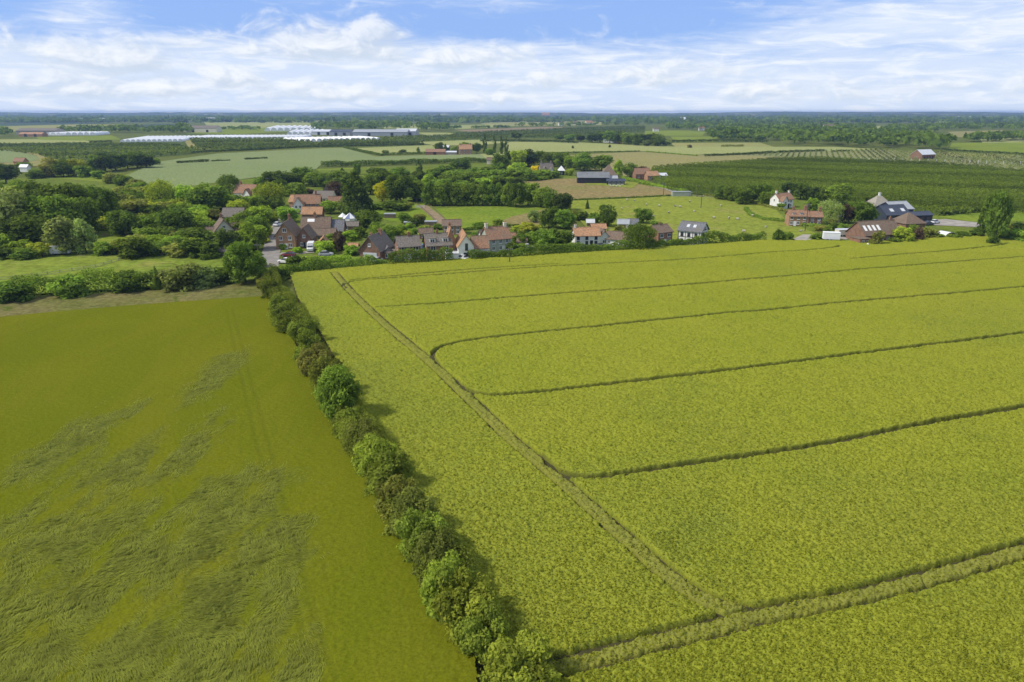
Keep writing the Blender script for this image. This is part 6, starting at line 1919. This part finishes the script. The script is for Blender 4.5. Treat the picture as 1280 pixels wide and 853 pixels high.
for k in range(3, 8):
    a0, a1 = k * math.pi / 4 + .03, (k + 1) * math.pi / 4 - .03
    p0, p1 = (2.62 * math.cos(a0), 2.62 * math.sin(a0)), (2.62 * math.cos(a1), 2.62 * math.sin(a1))
    w.add([(*p0, .05), (*p1, .05), (*p1, 1.9), (*p0, 1.9)], [(0, 1, 2, 3)])
w.build('side_wall', M['paint'], r)
r2 = empty('marquee', at(429, 277), 0.6)
tag(r2, 'plain white pointed tent left of the white and blue marquee', 'marquee')
for k in range(6):
    a0, a1 = k * math.pi / 3, (k + 1) * math.pi / 3
    p0, p1 = (1.9 * math.cos(a0), 1.9 * math.sin(a0)), (1.9 * math.cos(a1), 1.9 * math.sin(a1))
    MB().add([(*p0, 1.9), (*p1, 1.9), (0, 0, 3.3), (*p0, 1.82), (*p1, 1.82), (0, 0, 3.2)], [(0, 1, 2), (5, 4, 3), (0, 3, 4, 1), (1, 4, 5, 2), (2, 5, 3, 0)]).build('canopy_panel', M['paint'], r2)
    MB().tube((*p0, 0), (*p0, 1.86), .05, .05, 6).build('pole', M['grey_metal'], r2)
# tarpaulin dome and bell tent at the farm on the right
r = empty('tarpaulin_shelter', at(1188, 297), 0.1)
tag(r, 'low white domed tarpaulin shelter behind the far edge of the rape field', 'shelter')
b = tunnel_mesh(5.6, 1.7, 4.0)
o = b.build('cover', M['white_film'], r)
o.rotation_euler.z = 0.3
MB().box(-2.2, 2.2, -.08, .0, 0, .9).build('end_wall', M['pale_metal'], r)
r = empty('bell_tent', at(1084, 309.5), 0)
tag(r, 'small white pointed bell tent at the corner of the rape field', 'tent')
MB().tube((0, 0, .35), (0, 0, 1.35), 1.0, .04, 14).build('canopy', M['white_film'], r)
MB().tube((0, 0, 0), (0, 0, .345), 1.0, 1.0, 14).build('side_wall', M['white_film'], r)

# telegraph poles
def pole(px, by, top, label, arms=1):
    p = at(px, by)
    h = max(5.0, height_at(p, top))
    r = empty('telegraph_pole', p, R(20))
    tag(r, label, 'pole', 'telegraph poles')
    MB().tube((0, 0, 0), (0, 0, h), .17, .12, 8).build('post', M['pole'], r)
    for k in range(arms):
        a = MB().box(-.95, .95, -.06, .06, h - .7 - .6 * k, h - .56 - .6 * k).build('crossarm', M['pole'], r)
        for x in (-.85, -.35, .35, .85):
            MB().tube((x, 0, h - .56 - .6 * k), (x, 0, h - .36 - .6 * k), .05, .04, 6).build('insulator', M['pale_metal'], a)
pole(876, 261, 244, 'telegraph pole standing alone in the upper sheep pasture')
pole(829, 246.5, 228, 'telegraph pole left of the grey-green container', 2)
pole(871, 247, 231, 'telegraph pole right of the grey-green container')
pole(1006, 290, 254, 'tall telegraph pole in front of the long red brick farmhouse', 2)
pole(1047, 286, 269, 'telegraph pole right of the long red brick farmhouse')
pole(324, 326, 304, 'telegraph pole beside the solitary round tree at the lane')
pole(759, 306, 284, 'telegraph pole between the long white cottage and its garage')
pole(336, 240, 222, 'telegraph pole behind the white-walled house with the red roof')
pole(637, 332, 312, 'telegraph pole in the hedge below the pale grey-green cottage')

# post-and-rail fences
def fence(pxs, label, name='post_and_rail_fence', h=1.15, step=2.6, mat='timber'):
    pts = [at(*p) for p in pxs]
    r = empty(name, pts[0])
    tag(r, label, 'fence', 'post-and-rail fences')
    o = pts[0]
    rail, n = MB(), 0
    for a, c in zip(pts[:-1], pts[1:]):
        d = c - a
        k = max(1, int(d.length / step))
        for i in range(k):
            q = a + d * (i / k) - o
            if n < 70:
                MB().box(q.x - .07, q.x + .07, q.y - .07, q.y + .07, 0, h).build('post', M[mat], r)
                n += 1
        for z in (.45, .95):
            p, q = a - o, c - o
            rail.tube((p.x, p.y, z), (q.x, q.y, z), .05, .05, 4)
    rail.build('rails', M[mat], r)
fence([(521, 256.5), (530, 264), (540, 273), (549, 283)], 'wooden rail fence on the left of the paddock track')
fence([(536, 257.5), (546, 266), (556, 276), (566, 286)], 'wooden rail fence on the right of the paddock track')
fence([(860, 246), (900, 249), (940, 254), (975, 263)], 'pale rail fence along the orchard side of the sheep pasture', mat='stone')
fence([(0, 352), (60, 345), (120, 336), (140, 330), (166, 322)], 'rail fence crossing the meadow towards the open lawn', mat='stone')
fence([(195, 322), (240, 320), (286, 320)], 'rail fence at the top of the meadow beside the timber shed', mat='stone')
g_ = empty('field_gate', at(525, 261), .1)
tag(g_, 'white five-barred gate at the head of the paddock track', 'gate')
for x in (-1.9, 1.9):
    MB().box(x - .1, x + .1, -.1, .1, 0, 1.5).build('post', M['paint'], g_)
b = MB()
for k in range(5):
    b.box(-1.78, 1.78, -.03, .03, .25 + .24 * k, .35 + .24 * k)
b.box(-1.78, -1.68, -.05, -.031, .2, 1.35).box(1.68, 1.78, -.05, -.031, .2, 1.35)
b.build('bars', M['paint'], g_)

# garden tables and chairs on the terrace of the annex
tg = empty('terrace_table', at(763, 233.5), 0)
tag(tg, 'leftmost white terrace table in front of the black annex', 'table', 'terrace tables')
MB().tube((0, 0, .72), (0, 0, .78), .7, .7, 14).build('table_top', M['paint'], tg)
MB().tube((0, 0, 0), (0, 0, .72), .09, .09, 8).build('leg', M['paint'], tg)
kids(tg)
for k, (x, y, l) in enumerate(((766.5, 234, 'second white terrace table from the left in front of the black annex'), (770.5, 234.2, 'third white terrace table from the left in front of the black annex'), (774.5, 234.3, 'rightmost white terrace table in front of the black annex'))):
    c = clone(tg)
    c.location = at(x, y)
    c['label'] = l

# sheep
def sheep_mesh(seed, down=False):
    me = bpy.data.meshes.new('sheep')
    leg = .05 if down else .0
    z = .32 if down else .62
    v = [(-.05, 0, z), (-.42, 0, z + .02), (.36, 0, z), (.52, 0, z + (.02 if seed % 2 else .16)), (.66, 0, z + (-.30 if seed % 2 and not down else .20)), (.82, 0, z + (-.42 if seed % 2 and not down else .12))]
    e = [(0, 1), (0, 2), (2, 3), (3, 4), (4, 5)]
    rad = [.29, .27, .27, .16, .13, .07]
    for x, par in ((-.40, 1), (.34, 2)):
        for s in (-1, 1):
            i = len(v)
            v += [(x, s * .13, z - .20), (x + (.2 if down else 0), s * .13, .10 if down else .30), (x + (.25 if down else .01), s * .13, .02)]
            e += [(par, i), (i, i + 1), (i + 1, i + 2)]
            rad += [.10, .06, .045]
    me.from_pydata(v, e, [])
    o = bpy.data.objects.new('sheep', me)
    COL.objects.link(o)
    sk = o.modifiers.new('skin', 'SKIN')
    for i, q in enumerate(rad):
        me.skin_vertices[0].data[i].radius = (q, q)
    me.skin_vertices[0].data[0].use_root = True
    ss = o.modifiers.new('sub', 'SUBSURF')
    ss.levels = ss.render_levels = 1
    dg = bpy.context.evaluated_depsgraph_get()
    m2 = bpy.data.meshes.new_from_object(o.evaluated_get(dg))
    bpy.data.objects.remove(o)
    m2.materials.clear()
    m2.materials.append(M['wool'])
    m2.materials.append(M['sheep_face'])
    for p in m2.polygons:
        p.use_smooth = True
        p.material_index = 1 if (p.center.x > .62 or p.center.z < (0 if down else .26)) else 0
    return m2
SH = [sheep_mesh(0), sheep_mesh(1), sheep_mesh(2, True)]
SHEEP = [(784, 252), (793, 252.5), (808, 258), (824, 259.5), (844, 259.5), (850, 261), (892, 274.5), (911, 275.5), (922, 276.5), (930, 291), (777, 263), (957, 286.5), (868, 266), (836, 268), (901, 259), (880, 284), (940, 272), (816, 272), (862, 254), (798, 267), (1000, 291)]
rs = random.Random(3)
for k, (px, by) in enumerate(sorted(SHEEP)):
    o = obj('sheep', SH[k % 3], None)
    o.location = at(px, by) + Vector((0, 0, .5))
    o.location.z = Z_TOP - .1
    o.rotation_euler.z = rs.uniform(0, 6.28)
    s = rs.uniform(0.95, 1.15)
    o.scale = (s, s, s)
    what = ('standing with its head up', 'grazing with its head down', 'lying down')[k % 3]
    near = 'in the small pasture beside the track' if px > 990 else 'in the sheep pasture'
    tag(o, f"{ordinal(k)} white sheep from the left {near}, {what}", 'sheep', 'sheep in the pasture')

# young orchard: stakes at the row ends
sb = MB()
st = [at(960 + 10.5 * k, 200.2 - .006 * k + (0.26 * max(0, k - 7))) for k in range(0, 31)]
for p in st:
    sb.box(p.x - .16, p.x + .16, p.y - .16, p.y + .16, 0, 2.6)
tag(sb.build('orchard_stakes', M['pale_metal']), kind='stuff')
# ------------------------------------------------------------------ the air: one closed box of thin haze round camera and scene
m_haze = bpy.data.materials.new('haze')
m_haze.use_nodes = True
g_ = G(m_haze.node_tree)
pv = g_.n('ShaderNodeVolumePrincipled')
pv.inputs['Color'].default_value = (0.40, 0.60, 1.0, 1)
pv.inputs['Density'].default_value = 0.00010
pv.inputs['Anisotropy'].default_value = 0.15
o_ = g_.n('ShaderNodeOutputMaterial')
g_.put(o_.inputs['Volume'], pv.outputs[0])
hz = MB().box(-9200, 9200, -300, 9600, -1.2, 50).build('haze', m_haze)
tag(hz, kind='stuff')
